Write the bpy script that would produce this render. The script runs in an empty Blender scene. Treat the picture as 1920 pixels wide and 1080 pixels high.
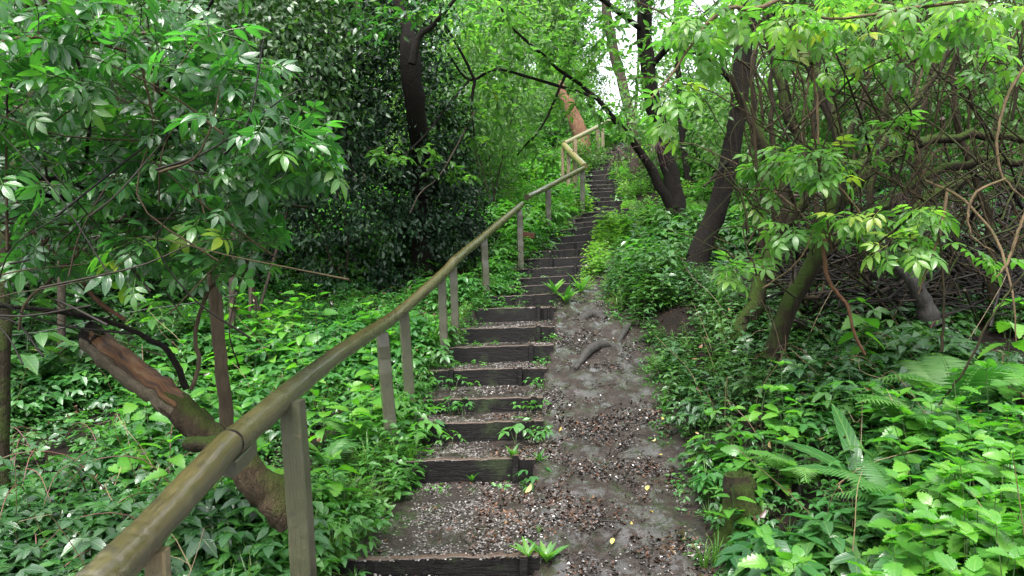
import bpy, math, random
import numpy as np
from mathutils import Matrix, Vector
rng = np.random.default_rng(7)
random.seed(7)
scene = bpy.context.scene
COL = scene.collection
F = 1386.7            # focal length in photo pixels
CZ = 1.6              # eye height
HAZE = False

# ------------------------------------------------------------------ camera, sky, sun, exposure
cam_d = bpy.data.cameras.new('camera'); cam = bpy.data.objects.new('camera', cam_d); COL.objects.link(cam)
cam_d.lens = 26.0; cam_d.sensor_width = 36.0; cam_d.clip_start = 0.05; cam_d.clip_end = 500
cam.location = (0, 0, CZ); cam.rotation_euler = (math.radians(90), 0, 0)
scene.camera = cam
SUN_EL, SUN_AZ = 62.0, 200.0
world = bpy.data.worlds.new('World'); scene.world = world; world.use_nodes = True
wn = world.node_tree; wn.nodes.clear()
sky = wn.nodes.new('ShaderNodeTexSky'); sky.sky_type = 'NISHITA'; sky.sun_disc = False
sky.sun_elevation = math.radians(SUN_EL); sky.sun_rotation = math.radians(SUN_AZ)
sky.air_density = 1.0; sky.dust_density = 4.0
hs = wn.nodes.new('ShaderNodeHueSaturation'); hs.inputs['Saturation'].default_value = 0.22
bg = wn.nodes.new('ShaderNodeBackground'); bg.inputs['Strength'].default_value = 0.15
wo = wn.nodes.new('ShaderNodeOutputWorld')
wn.links.new(sky.outputs[0], hs.inputs['Color']); wn.links.new(hs.outputs[0], bg.inputs['Color']); wn.links.new(bg.outputs[0], wo.inputs['Surface'])
sd = bpy.data.lights.new('sun', 'SUN'); sd.energy = 1.5; sd.angle = math.radians(24); sd.color = (1.0, 0.97, 0.92)
sun = bpy.data.objects.new('sun', sd); COL.objects.link(sun)
_az = math.radians(SUN_AZ); _el = math.radians(SUN_EL)
sdir = Vector((math.sin(_az) * math.cos(_el), math.cos(_az) * math.cos(_el), math.sin(_el)))
sun.rotation_euler = sdir.to_track_quat('Z', 'Y').to_euler(); sun.location = (0, 0, 40)
scene.view_settings.view_transform = 'Standard'; scene.view_settings.look = 'None'
scene.view_settings.exposure = 2.3; scene.view_settings.gamma = 1.0; scene.view_settings.use_curve_mapping = False
scene.render.engine = 'CYCLES'
scene.cycles.max_bounces = 8; scene.cycles.diffuse_bounces = 4; scene.cycles.glossy_bounces = 2; scene.cycles.transmission_bounces = 4

# ------------------------------------------------------------------ helpers
def P(px, py, d):
    return np.array([(px - 960) / F * d, d, CZ + (540 - py) / F * d])
def nrm(v):
    v = np.asarray(v, float)
    return v / np.maximum(np.linalg.norm(v, axis=-1, keepdims=True), 1e-9)

class MB:
    """collects geometry for ONE mesh"""
    def __init__(s):
        s.V = []; s.Fc = []; s.M = []; s.R = []; s.U = []; s.n = 0
    def add(s, v, f, mat=0, rnd=0.5, uv=None):
        v = np.asarray(v, float).reshape(-1, 3); k = len(v)
        s.V.append(v)
        s.R.append(np.broadcast_to(np.asarray(rnd, float), (k,)).copy())
        s.U.append(np.zeros((k, 2)) if uv is None else np.asarray(uv, float).reshape(-1, 2))
        fl = f if isinstance(f, list) else [f]
        for a in fl:
            a = np.asarray(a, int)
            if a.size == 0: continue
            s.Fc.append(a + s.n)
            s.M.append(np.broadcast_to(np.asarray(mat, int), (len(a),)).copy())
        s.n += k
    def arrays(s):
        return np.concatenate(s.V), s.Fc, s.M, np.concatenate(s.R), np.concatenate(s.U)
    def mesh(s, name, mats, smooth=True):
        V, Fs, Ms, R, U = s.arrays()
        me = bpy.data.meshes.new(name)
        me.vertices.add(len(V)); me.vertices.foreach_set('co', V.astype(np.float32).ravel())
        lv = np.concatenate([f.ravel() for f in Fs]); tot = np.concatenate([np.full(len(f), f.shape[1]) for f in Fs])
        st = np.concatenate([[0], np.cumsum(tot)[:-1]])
        me.loops.add(len(lv)); me.loops.foreach_set('vertex_index', lv.astype(np.int32))
        me.polygons.add(len(tot)); me.polygons.foreach_set('loop_start', st.astype(np.int32))
        me.polygons.foreach_set('loop_total', tot.astype(np.int32))
        me.polygons.foreach_set('material_index', np.concatenate(Ms).astype(np.int32))
        me.polygons.foreach_set('use_smooth', np.full(len(tot), smooth))
        a = me.attributes.new('rnd', 'FLOAT', 'POINT'); a.data.foreach_set('value', R.astype(np.float32))
        b = me.attributes.new('luv', 'FLOAT2', 'POINT'); b.data.foreach_set('vector', U.astype(np.float32).ravel())
        for m in (mats if isinstance(mats, (list, tuple)) else [mats]): me.materials.append(m)
        me.update(calc_edges=True); me.validate()
        return me
    def build(s, name, mats, parent=None, smooth=True, loc=None):
        o = bpy.data.objects.new(name, s.mesh(name, mats, smooth)); COL.objects.link(o)
        if parent is not None:
            o.parent = parent
            o.location = -Vector(parent.location) if loc is None else loc
        elif loc is not None: o.location = loc
        return o

def tag(o, label=None, cat=None, group=None, kind=None):
    if label: o['label'] = label
    if cat: o['category'] = cat
    if group: o['group'] = group
    if kind: o['kind'] = kind
    return o
def thing(name, label, cat, loc, group=None):
    o = bpy.data.objects.new(name, None); COL.objects.link(o); o.location = tuple(loc); o.empty_display_size = .1
    return tag(o, label, cat, group)
def place(name, me, parent, pos, side, tan, nor, sc):
    """an object sharing mesh me, under parent, with the given world frame"""
    o = bpy.data.objects.new(name, me); COL.objects.link(o); o.parent = parent
    p = np.asarray(pos) - np.array(parent.location)
    m = Matrix(((side[0] * sc, tan[0] * sc, nor[0] * sc, p[0]), (side[1] * sc, tan[1] * sc, nor[1] * sc, p[1]),
                (side[2] * sc, tan[2] * sc, nor[2] * sc, p[2]), (0, 0, 0, 1)))
    o.matrix_basis = m
    return o

def smooth_line(pts, n):
    """Catmull-Rom through pts (any columns)"""
    p = np.asarray(pts, float)
    if len(p) < 3:
        t = np.linspace(0, 1, n)[:, None]; return p[0] * (1 - t) + p[-1] * t
    q = np.vstack([2 * p[0] - p[1], p, 2 * p[-1] - p[-2]])
    seg = len(p) - 1; t = np.linspace(0, seg - 1e-6, n); i = t.astype(int); u = (t - i)[:, None]
    a, b, c, d = q[i], q[i + 1], q[i + 2], q[i + 3]
    return .5 * (2 * b + (c - a) * u + (2 * a - 5 * b + 4 * c - d) * u ** 2 + (3 * b - a - 3 * c + d) * u ** 3)

def tube(mb, pts, rad, sides=6, mat=0, rnd=.5, rough=0.0, cap=True, shape=None, lump=0.0):
    pts = np.asarray(pts, float); n = len(pts); rad = np.broadcast_to(np.asarray(rad, float), (n,))
    t = nrm(np.gradient(pts, axis=0))
    ref = np.array([0, 0, 1.]) if abs(t[0][2]) < .9 else np.array([1., 0, 0])
    u = nrm(np.cross(t[0], ref)); fr = []
    for i in range(n):
        u = nrm(u - t[i] * np.dot(u, t[i])); fr.append((u, np.cross(t[i], u)))
    U = np.array([f[0] for f in fr]); W = np.array([f[1] for f in fr])
    a = np.linspace(0, 2 * np.pi, sides, endpoint=False)
    r = rad[:, None] * (1 + rough * rng.normal(size=(n, sides)))
    if lump:
        LL = np.concatenate([[0], np.cumsum(np.linalg.norm(np.diff(pts, axis=0), axis=1))]); r = r * (1 + lump * rnoise(np.cos(a)[None] * 1.3 + LL[:, None] * 9, np.sin(a)[None] * 1.3 + 40 + LL[:, None] * 2, 1.) + lump * .6 * rnoise(np.cos(a)[None] * 3 + LL[:, None] * 25, np.sin(a)[None] * 3, 1.))
    if shape is not None: r = r * np.array([shape(x) for x in a])[None]
    v = pts[:, None, :] + r[..., None] * (np.cos(a)[None, :, None] * U[:, None, :] + np.sin(a)[None, :, None] * W[:, None, :])
    L = np.concatenate([[0], np.cumsum(np.linalg.norm(np.diff(pts, axis=0), axis=1))])
    uv = np.stack([np.broadcast_to(np.sin(a)[None], (n, sides)), np.broadcast_to(L[:, None], (n, sides))], -1)
    i, j = np.meshgrid(np.arange(n - 1), np.arange(sides), indexing='ij'); j2 = (j + 1) % sides
    q = np.stack([i * sides + j, i * sides + j2, (i + 1) * sides + j2, (i + 1) * sides + j], -1).reshape(-1, 4)
    vv = v.reshape(-1, 3); uu = uv.reshape(-1, 2); fl = [q]
    if cap:
        c = len(vv); vv = np.vstack([vv, pts[0], pts[-1], vv[:sides], vv[(n - 1) * sides:n * sides]]); uu = np.vstack([uu, [0, 0], [0, L[-1]], uu[:sides], uu[(n - 1) * sides:n * sides]])
        k = np.arange(sides); k2 = (k + 1) % sides; e0 = c + 2; e1 = e0 + sides
        fl.append(np.stack([np.full(sides, c), e0 + k2, e0 + k], -1))
        fl.append(np.stack([np.full(sides, c + 1), e1 + k, e1 + k2], -1))
    mb.add(vv, fl, mat, rnd, uu)

def pxline(pp, n=14, jit=0.0):
    """polyline given as (px, py, depth, width px) -> points, radii"""
    q = smooth_line([np.append(P(a, b, d), w / 2 * d / F) for a, b, d, w in pp], n)
    pts = q[:, :3].copy(); pts[1:-1] += rng.normal(size=(n - 2, 3)) * jit
    return pts, np.maximum(q[:, 3], .001)

def box(mb, c, ax, half, mat=0, rnd=.5, bev=0.0, seg=1, jit=0.0):
    """box along axes ax (3 rows), half sizes, chamfered along its length (first axis)"""
    b = bev; hy, hz = half[1], half[2]
    prof = np.array([(-hy + b, -hz), (hy - b, -hz), (hy, -hz + b), (hy, hz - b), (hy - b, hz), (-hy + b, hz), (-hy, hz - b), (-hy, -hz + b)])
    xs = np.linspace(-half[0], half[0], seg + 1); vs = []; uv = []
    for x in xs:
        o = rng.normal(size=2) * jit
        for (py, pz) in prof:
            vs.append(c + ax[0] * x + ax[1] * (py + o[0]) + ax[2] * (pz + o[1])); uv.append((py + pz, x))
    k = np.arange(8); k2 = (k + 1) % 8; fl = []
    for i in range(seg): fl.append(np.stack([i * 8 + k, i * 8 + k2, (i + 1) * 8 + k2, (i + 1) * 8 + k], -1))
    mb.add(np.array(vs), [np.vstack(fl), np.array([k[::-1]]), np.array([seg * 8 + k])], mat, rnd, np.array(uv))

# ---------------- templates (unit leaf: base at origin, length 1 along +y, normal +z)
class T:
    def __init__(s, V, Fa, U, M=None, R=None):
        s.V = np.asarray(V, float); s.F = np.asarray(Fa, int); s.U = np.asarray(U, float)
        s.M = np.zeros(len(s.F), int) if M is None else np.asarray(M, int)
        s.R = np.zeros(len(s.V)) if R is None else np.asarray(R, float)
def leaf_t(width=.5, rows=(.3, .65), wid=(1., .75), fold=.25, droop=.25, stalk=0.0):
    V = [(0, 0, 0)]; U = [(0, 0)]
    for t, w in zip(rows, wid):
        x = width / 2 * w
        for sx in (-1, 0, 1):
            V.append((sx * x, t, fold * abs(sx) * x - droop * t * t)); U.append((sx * w, t))
    V.append((0, 1, -droop)); U.append((0, 1)); Fa = []
    Fa += [(0, 2, 1), (0, 3, 2)]
    for r in range(len(rows) - 1):
        a = 1 + 3 * r; b = a + 3
        Fa += [(a, a + 1, b + 1), (a, b + 1, b), (a + 1, a + 2, b + 2), (a + 1, b + 2, b + 1)]
    a = 1 + 3 * (len(rows) - 1); e = len(V) - 1
    Fa += [(a, a + 1, e), (a + 1, a + 2, e)]
    V = np.array(V, float)
    if stalk: V[:, 1] = stalk + V[:, 1] * (1 - stalk)
    return T(V, Fa, U)
def serr_t(width=.7, teeth=7, fold=.2, droop=.3, peak=.3, depth=.16):
    V = []; U = []; Fa = []
    w = lambda t: (width / 2) * (math.sin(math.pi * min(1, (t * .5 / peak if t < peak else .5 + .5 * (t - peak) / (1 - peak)))) ** .75)
    mid = []
    for k in range(teeth + 1):
        t = k / teeth; mid.append(len(V)); V.append((0, t, -droop * t * t)); U.append((0, t))
    for sx in (-1, 1):
        prev = mid[0]
        for k in range(teeth):
            t0 = (k + .25) / teeth; t1 = (k + 1.0) / teeth
            xt = sx * (w(min(t0 + .05, .97)) + .02); xi = sx * w(t1) * (1 - depth)
            zt = lambda x, t: fold * abs(x) - droop * t * t
            tip = len(V); V.append((xt, t0 + .08, zt(xt, t0) - .02)); U.append((sx, t0))
            inn = len(V); V.append((xi, t1, zt(xi, t1))); U.append((sx * .8, t1))
            if k == teeth - 1: inn = mid[-1]
            tri = [(mid[k], tip, prev), (mid[k], mid[k + 1], tip), (mid[k + 1], inn, tip)]
            if sx > 0: tri = [t_[::-1] for t_ in tri]
            Fa += [t_ for t_ in tri if len(set(t_)) == 3]
            prev = inn
    Fa = [f[::-1] for f in Fa]
    return T(V, Fa, U)
def compound(parts, leaf, stem_r=.012):
    """parts: (x, y, z, angle about z, tilt, scale) leaflets on one unit rachis"""
    mb = MB()
    for (x, y, z, a, tl, sc) in parts:
        ca, sa = math.cos(a), math.sin(a)
        v = leaf.V * sc; ct, st_ = math.cos(tl), math.sin(tl)
        v = np.stack([v[:, 0], v[:, 1] * ct - v[:, 2] * st_, v[:, 1] * st_ + v[:, 2] * ct], -1)
        v = np.stack([v[:, 0] * ca - v[:, 1] * sa, v[:, 0] * sa + v[:, 1] * ca, v[:, 2]], -1) + (x, y, z)
        mb.add(v, leaf.F, 0, rng.normal() * .04, leaf.U)
    y1 = max(p[1] for p in parts)
    s = stem_r; y = np.array([0, y1 * .5, y1]); z = np.interp(y, [p[1] for p in sorted(parts, key=lambda p: p[1])], [p[2] for p in sorted(parts, key=lambda p: p[1])])
    z[0] = 0
    v = [];
    for yy, zz in zip(y, z): v += [(-s, yy, zz), (s, yy, zz), (0, yy, zz - s * 1.6)]
    Fq = []
    for i in range(2):
        for a, b in ((0, 1), (1, 2), (2, 0)):
            Fq += [(i * 3 + a, i * 3 + b, i * 3 + 3 + b), (i * 3 + a, i * 3 + 3 + b, i * 3 + 3 + a)]
    mb.add(np.array(v), np.array(Fq), 0, .12, np.tile([0, .5], (9, 1)))
    V, Fs, M, R, U = mb.arrays()
    return T(V, np.vstack(Fs), U, None, R)

def basis(tan, nor):
    tan = nrm(tan); nor = nor - tan * np.sum(nor * tan, -1, keepdims=True); nor = nrm(nor)
    return np.cross(tan, nor), tan, nor
def scatter(mb, t, pos, tan, nor, size, rnd, mat=0):
    """merge copies of template t into mb"""
    n = len(pos)
    if n == 0: return
    s, ta, no = basis(tan, nor); size = np.broadcast_to(np.asarray(size, float), (n,))
    V = t.V[None] * size[:, None, None]
    W = pos[:, None, :] + V[..., :1] * s[:, None, :] + V[..., 1:2] * ta[:, None, :] + V[..., 2:3] * no[:, None, :]
    k = len(t.V); Fa = (t.F[None] + (np.arange(n) * k)[:, None, None]).reshape(-1, 3)
    R = (np.asarray(rnd)[:, None] + t.R[None]).ravel()
    mb.add(W.reshape(-1, 3), Fa, np.tile(t.M + mat, n), np.clip(R, 0, 1), np.tile(t.U, (n, 1)))
def t_mesh(name, t, mats, rnd=.5):
    mb = MB(); m = MB(); mb.add(t.V, t.F, 0, np.clip(rnd + t.R, 0, 1), t.U); mb.M = [t.M.copy()]
    return mb.mesh(name, mats)

def rand_dir(n, up=0.0):
    v = rng.normal(size=(n, 3)); v = nrm(v); v[:, 2] += up; return nrm(v)

# ------------------------------------------------------------------ materials
def new_mat(name):
    m = bpy.data.materials.new(name); m.use_nodes = True; nt = m.node_tree; nt.nodes.clear()
    out = nt.nodes.new('ShaderNodeOutputMaterial'); return m, nt, out
def nd(nt, typ, ins=None, **kw):
    n = nt.nodes.new('ShaderNode' + typ)
    for k, v in kw.items(): setattr(n, k, v)
    for k, v in (ins or {}).items():
        if isinstance(v, bpy.types.NodeSocket): nt.links.new(v, n.inputs[k])
        else: n.inputs[k].default_value = v
    return n
def ramp(nt, fac, cols):
    r = nt.nodes.new('ShaderNodeValToRGB'); e = r.color_ramp.elements
    while len(e) < len(cols): e.new(.5)
    for k, (p, c) in zip(e, cols): k.position = p; k.color = (*c, 1)
    nt.links.new(fac, r.inputs[0]); return r.outputs[0]
def mixc(nt, f, a, b, mode='MIX'):
    n = nt.nodes.new('ShaderNodeMix'); n.data_type = 'RGBA'; n.blend_type = mode
    for i, v in ((0, f), (6, a), (7, b)):
        if isinstance(v, bpy.types.NodeSocket): nt.links.new(v, n.inputs[i])
        else: n.inputs[i].default_value = (*v, 1) if isinstance(v, tuple) else v
    return n.outputs[2]
def math_(nt, op, a, b=0.0, clamp=False):
    n = nt.nodes.new('ShaderNodeMath'); n.operation = op; n.use_clamp = clamp
    for i, v in enumerate((a, b)):
        if isinstance(v, bpy.types.NodeSocket): nt.links.new(v, n.inputs[i])
        else: n.inputs[i].default_value = v
    return n.outputs[0]
def attr(nt, name): return nd(nt, 'Attribute', attribute_name=name)
def noise(nt, scale, detail=4, vec=None, rough=.6):
    n = nd(nt, 'TexNoise', {'Scale': scale, 'Detail': detail, 'Roughness': rough})
    if vec is not None: nt.links.new(vec, n.inputs['Vector'])
    return n.outputs[0]

def leaf_mat(name, cols, rough=.32, trans=.35, tcol=(1.5, 2.0, .7), spec=.5, vein=.35, objrnd=False):
    m, nt, out = new_mat(name)
    f = attr(nt, 'rnd').outputs['Fac']
    if objrnd:
        oi = nd(nt, 'ObjectInfo').outputs['Random']
        f = math_(nt, 'ADD', math_(nt, 'MULTIPLY', oi, .8), math_(nt, 'SUBTRACT', f, .4))
    pos = nd(nt, 'NewGeometry').outputs['Position']
    nz = noise(nt, 1.5, 3, pos)
    f = math_(nt, 'ADD', f, math_(nt, 'MULTIPLY', math_(nt, 'SUBTRACT', nz, .5), .9), True)
    c = ramp(nt, f, cols)
    sp = noise(nt, 60, 2, pos)
    c = mixc(nt, .35, c, mixc(nt, sp, (.55, .55, .5), (1.3, 1.3, 1.25)), 'MULTIPLY')
    c = mixc(nt, 1.0, c, (.74, .76, .72), 'MULTIPLY')
    uv = nd(nt, 'SeparateXYZ', {0: attr(nt, 'luv').outputs['Vector']})
    ax = math_(nt, 'ABSOLUTE', uv.outputs[0])
    mid = math_(nt, 'SUBTRACT', 1.0, math_(nt, 'MULTIPLY', ax, 9.0), True)
    sv = math_(nt, 'SINE', math_(nt, 'MULTIPLY', math_(nt, 'SUBTRACT', uv.outputs[1], math_(nt, 'MULTIPLY', ax, .28)), 48.0))
    sv = math_(nt, 'MULTIPLY', math_(nt, 'ADD', sv, 1.0), .5)
    svp = math_(nt, 'POWER', sv, 6.0)
    vv = math_(nt, 'MAXIMUM', mid, math_(nt, 'MULTIPLY', svp, .45))
    c = mixc(nt, math_(nt, 'MULTIPLY', vv, vein), c, (.16, .26, .06))
    b = nd(nt, 'Bump', {'Strength': .35, 'Distance': .004, 'Height': math_(nt, 'SUBTRACT', math_(nt, 'MULTIPLY', noise(nt, 35, 2, pos), .7), math_(nt, 'MULTIPLY', vv, .5))})
    rr = math_(nt, 'ADD', math_(nt, 'MULTIPLY', noise(nt, 9, 2, pos), .3), rough - .15)
    p = nd(nt, 'BsdfPrincipled', {'Base Color': c, 'Roughness': rr, 'Specular IOR Level': spec, 'Normal': b.outputs[0]})
    tc = mixc(nt, 1.0, c, tuple(x * 1.15 for x in tcol), 'MULTIPLY')
    t = nd(nt, 'BsdfTranslucent', {'Color': tc})
    mx = nd(nt, 'MixShader', {0: trans, 1: p.outputs[0], 2: t.outputs[0]})
    nt.links.new(mx.outputs[0], out.inputs[0]); return m

def bark_mat(name, a, b, rough=.75, scale=6, moss=0.0, mosscol=(.045, .075, .012), stretch=.18, wet=0.0, bump=.6):
    a = tuple(x * .6 for x in a); b = tuple(x * .6 for x in b); mosscol = tuple(x * .6 for x in mosscol)
    m, nt, out = new_mat(name)
    geo = nd(nt, 'NewGeometry'); pos = geo.outputs['Position']
    luv = nd(nt, 'SeparateXYZ', {0: attr(nt, 'luv').outputs['Vector']})
    mp = nd(nt, 'Mapping', {'Vector': pos, 'Scale': (1, 1, stretch)}).outputs[0]
    n1 = noise(nt, scale * 6, 6, mp, .7); n2 = noise(nt, scale, 3, pos)
    vo = nd(nt, 'TexVoronoi', {'Vector': mp, 'Scale': scale * 9}, feature='DISTANCE_TO_EDGE').outputs[0]
    f = math_(nt, 'ADD', math_(nt, 'MULTIPLY', n1, .7), math_(nt, 'MULTIPLY', n2, .3))
    c = ramp(nt, f, [(.3, a), (.7, b)])
    hgt = math_(nt, 'ADD', n1, math_(nt, 'MULTIPLY', math_(nt, 'MINIMUM', vo, .12), 1.2))
    if moss > 0:
        nz = nd(nt, 'SeparateXYZ', {0: geo.outputs['Normal']}).outputs[2]
        mk = math_(nt, 'ADD', math_(nt, 'MULTIPLY', nz, .35), math_(nt, 'SUBTRACT', noise(nt, scale * .8, 4, pos), .95 - moss))
        mk = math_(nt, 'MULTIPLY', mk, 5.0, True)
        mc = mixc(nt, noise(nt, 90, 3, pos), tuple(x * .5 for x in mosscol), tuple(x * 1.7 for x in mosscol))
        c = mixc(nt, mk, c, mc)
        hgt = math_(nt, 'ADD', hgt, math_(nt, 'MULTIPLY', mk, noise(nt, 160, 3, pos)))
    bm = nd(nt, 'Bump', {'Strength': bump, 'Distance': .025, 'Height': hgt})
    p = nd(nt, 'BsdfPrincipled', {'Base Color': c, 'Roughness': math_(nt, 'ADD', math_(nt, 'MULTIPLY', n2, .25), rough + .02), 'Specular IOR Level': .16 + wet, 'Normal': bm.outputs[0]})
    nt.links.new(p.outputs[0], out.inputs[0]); return m

def plain_rnd_mat(name, cols, rough=.6, spec=.4):
    m, nt, out = new_mat(name)
    c = ramp(nt, attr(nt, 'rnd').outputs['Fac'], [(p_, tuple(x * .68 for x in q_)) for p_, q_ in cols])
    pos = nd(nt, 'NewGeometry').outputs['Position']
    c = mixc(nt, .5, c, mixc(nt, noise(nt, 80, 3, pos), (.4, .4, .4), (1.5, 1.5, 1.5)), 'MULTIPLY')
    p = nd(nt, 'BsdfPrincipled', {'Base Color': c, 'Roughness': rough, 'Specular IOR Level': spec})
    nt.links.new(p.outputs[0], out.inputs[0]); return m

G = lambda r, g, b: (r, g, b)
M = {}
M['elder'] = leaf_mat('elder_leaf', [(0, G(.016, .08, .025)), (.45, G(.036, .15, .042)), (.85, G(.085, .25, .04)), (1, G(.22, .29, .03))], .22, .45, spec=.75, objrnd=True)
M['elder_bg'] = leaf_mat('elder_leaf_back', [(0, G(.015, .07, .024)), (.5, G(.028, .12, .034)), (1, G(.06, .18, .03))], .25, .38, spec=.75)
M['elder_pale'] = leaf_mat('elder_leaf_pale', [(0, G(.055, .16, .035)), (.5, G(.10, .235, .045)), (.85, G(.17, .29, .05)), (1, G(.3, .3, .045))], .3, .5, tcol=(1.5, 1.9, .9), objrnd=True)
M['cherry'] = leaf_mat('cherry_leaf', [(0, G(.045, .13, .03)), (.5, G(.075, .19, .04)), (.9, G(.13, .25, .045)), (1, G(.25, .25, .04))], .34, .52, tcol=(1.7, 2.0, 1.0), objrnd=True)
M['cherry_bg'] = leaf_mat('cherry_leaf_back', [(0, G(.045, .13, .03)), (.5, G(.075, .19, .042)), (1, G(.13, .26, .05))], .34, .52, tcol=(1.7, 2.0, 1.0))
M['wood'] = leaf_mat('woodland_leaf', [(0, G(.05, .13, .035)), (.5, G(.085, .19, .05)), (1, G(.15, .26, .065))], .42, .52, tcol=(1.6, 1.9, 1.1), vein=.1)
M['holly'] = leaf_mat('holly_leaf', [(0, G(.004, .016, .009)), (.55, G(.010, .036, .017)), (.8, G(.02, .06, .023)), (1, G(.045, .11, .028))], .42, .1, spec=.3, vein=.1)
M['hedge'] = leaf_mat('hedge_leaf', [(0, G(.02, .06, .02)), (.6, G(.035, .095, .025)), (1, G(.08, .15, .03))], .3, .25, vein=.15)
M['nettle'] = leaf_mat('nettle_leaf', [(0, G(.05, .17, .03)), (.5, G(.075, .24, .03)), (1, G(.14, .31, .04))], .3, .4, spec=.5, objrnd=True, vein=.3)
M['cover'] = leaf_mat('cover_leaf', [(0, G(.016, .078, .026)), (.5, G(.036, .14, .038)), (1, G(.08, .23, .04))], .28, .36, spec=.55, vein=.25)
M['cover_br'] = leaf_mat('fresh_leaf', [(0, G(.05, .15, .03)), (.5, G(.1, .23, .045)), (1, G(.2, .32, .08))], .4, .42, vein=.15)
M['cover_dk'] = leaf_mat('bramble_leaf', [(0, G(.014, .055, .022)), (.5, G(.026, .085, .03)), (1, G(.055, .14, .03))], .25, .25, spec=.65, vein=.25)
M['bramble'] = leaf_mat('bramble_leaf_big', [(0, G(.014, .055, .022)), (.5, G(.024, .085, .03)), (1, G(.055, .15, .03))], .22, .25, spec=.7, objrnd=True)
M['fern'] = leaf_mat('fern_leaf', [(0, G(.03, .11, .03)), (.5, G(.07, .19, .045)), (1, G(.15, .29, .08))], .45, .4, vein=.0, objrnd=True)
M['tongue'] = leaf_mat('tongue_leaf', [(0, G(.015, .07, .02)), (1, G(.03, .11, .025))], .2, .2, spec=.6)
M['grass'] = leaf_mat('grass_blade', [(0, G(.05, .14, .025)), (.6, G(.09, .2, .035)), (1, G(.2, .24, .07))], .4, .4, vein=.0)
M['dock'] = leaf_mat('dock_leaf', [(0, G(.025, .1, .022)), (.5, G(.05, .17, .03)), (1, G(.12, .25, .03))], .3, .35, objrnd=True)
M['stem_g'] = plain_rnd_mat('green_stem', [(0, G(.025, .06, .015)), (1, G(.07, .11, .03))], .5)
M['stem_r'] = plain_rnd_mat('red_stem', [(0, G(.09, .035, .03)), (1, G(.16, .06, .04))], .5)
M['bark_elder'] = bark_mat('elder_bark', (.05, .037, .025), (.16, .12, .075), .7, 8, .18)
M['bark_dark'] = bark_mat('dark_bark', (.002, .0016, .0012), (.016, .0115, .0075), .7, 5, .16, wet=.0, bump=1.0, stretch=.5)
M['bark_moss'] = bark_mat('mossy_bark', (.010, .008, .005), (.05, .038, .022), .75, 6, .48, mosscol=(.05, .085, .012), bump=1.0)
M['bark_wood'] = bark_mat('wood_bark', (.035, .028, .02), (.1, .08, .06), .8, 5, .15)
M['bark_pale'] = bark_mat('pale_bark', (.12, .06, .035), (.3, .17, .105), .85, 4, 0, bump=1.0)
M['twig'] = plain_rnd_mat('twig', [(0, G(.006, .005, .004)), (.6, G(.026, .019, .013)), (1, G(.075, .054, .03))], .6, .2)
M['twig_moss'] = bark_mat('mossy_twig', (.006, .005, .0025), (.045, .033, .016), .7, 8, .36)
M['twig_pale'] = bark_mat('pale_twig', (.02, .014, .007), (.09, .064, .033), .65, 8, .2)
M['cane'] = bark_mat('dead_cane', (.06, .042, .022), (.22, .155, .085), .55, 7, .25)
M['stick_red'] = bark_mat('peeled_stick', (.07, .032, .018), (.22, .11, .06), .5, 8, 0)
M['log_grey'] = bark_mat('grey_log', (.018, .017, .016), (.075, .07, .064), .5, 5, .08)
M['litter'] = plain_rnd_mat('litter_leaf', [(0, G(.018, .01, .007)), (.4, G(.05, .024, .014)), (.75, G(.1, .045, .022)), (.93, G(.16, .09, .04)), (1, G(.3, .22, .08))], .4, .5)
M['chips'] = plain_rnd_mat('gravel_chip', [(0, G(.025, .022, .02)), (.45, G(.09, .08, .071)), (.8, G(.18, .164, .147)), (1, G(.28, .26, .235))], .36, .6)
M['crumb'] = plain_rnd_mat('mud_crumb', [(0, G(.006, .005, .004)), (.6, G(.035, .029, .026)), (1, G(.09, .078, .07))], .2, .6)
M['fallen'] = plain_rnd_mat('fallen_leaf', [(0, G(.35, .22, .03)), (.5, G(.38, .33, .08)), (1, G(.3, .27, .13))], .4)
M['dry'] = plain_rnd_mat('dry_stem', [(0, G(.08, .05, .025)), (1, G(.3, .22, .12))], .6)
M['redtwig'] = plain_rnd_mat('berry_stalk', [(0, G(.02, .008, .008)), (1, G(.09, .028, .025))], .5)
M['wire'] = plain_rnd_mat('old_wire', [(0, G(.02, .025, .02)), (1, G(.05, .055, .05))], .45)

def board_mat():
    m, nt, out = new_mat('wet_timber'); pos = nd(nt, 'NewGeometry').outputs['Position']
    mp = nd(nt, 'Mapping', {'Vector': pos, 'Scale': (.12, 1, 1)}).outputs[0]
    g = noise(nt, 70, 5, mp, .7); g2 = noise(nt, 4, 4, pos)
    c = ramp(nt, g, [(.3, (.001, .0009, .0008)), (.6, (.0045, .0037, .0033)), (.8, (.017, .0135, .011))])
    gr = math_(nt, 'MULTIPLY', math_(nt, 'SUBTRACT', g2, .56), 5.0, True)
    c = mixc(nt, math_(nt, 'MULTIPLY', gr, .6), c, (.028, .045, .014))
    nz = nd(nt, 'SeparateXYZ', {0: nd(nt, 'NewGeometry').outputs['Normal']}).outputs[2]
    top = math_(nt, 'MULTIPLY', math_(nt, 'SUBTRACT', nz, .45), 3.0, True)
    c = mixc(nt, math_(nt, 'MULTIPLY', top, .8), c, mixc(nt, g, (.035, .022, .015), (.1, .068, .05)))   # foot-worn top edge
    b = nd(nt, 'Bump', {'Strength': .8, 'Distance': .006, 'Height': math_(nt, 'ADD', g, math_(nt, 'MULTIPLY', noise(nt, 25, 4, pos), .8))})
    p = nd(nt, 'BsdfPrincipled', {'Base Color': c, 'Roughness': math_(nt, 'ADD', math_(nt, 'MULTIPLY', g2, .5), .2), 'Normal': b.outputs[0], 'Specular IOR Level': .22})
    nt.links.new(p.outputs[0], out.inputs[0]); return m
M['board'] = board_mat()
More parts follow.
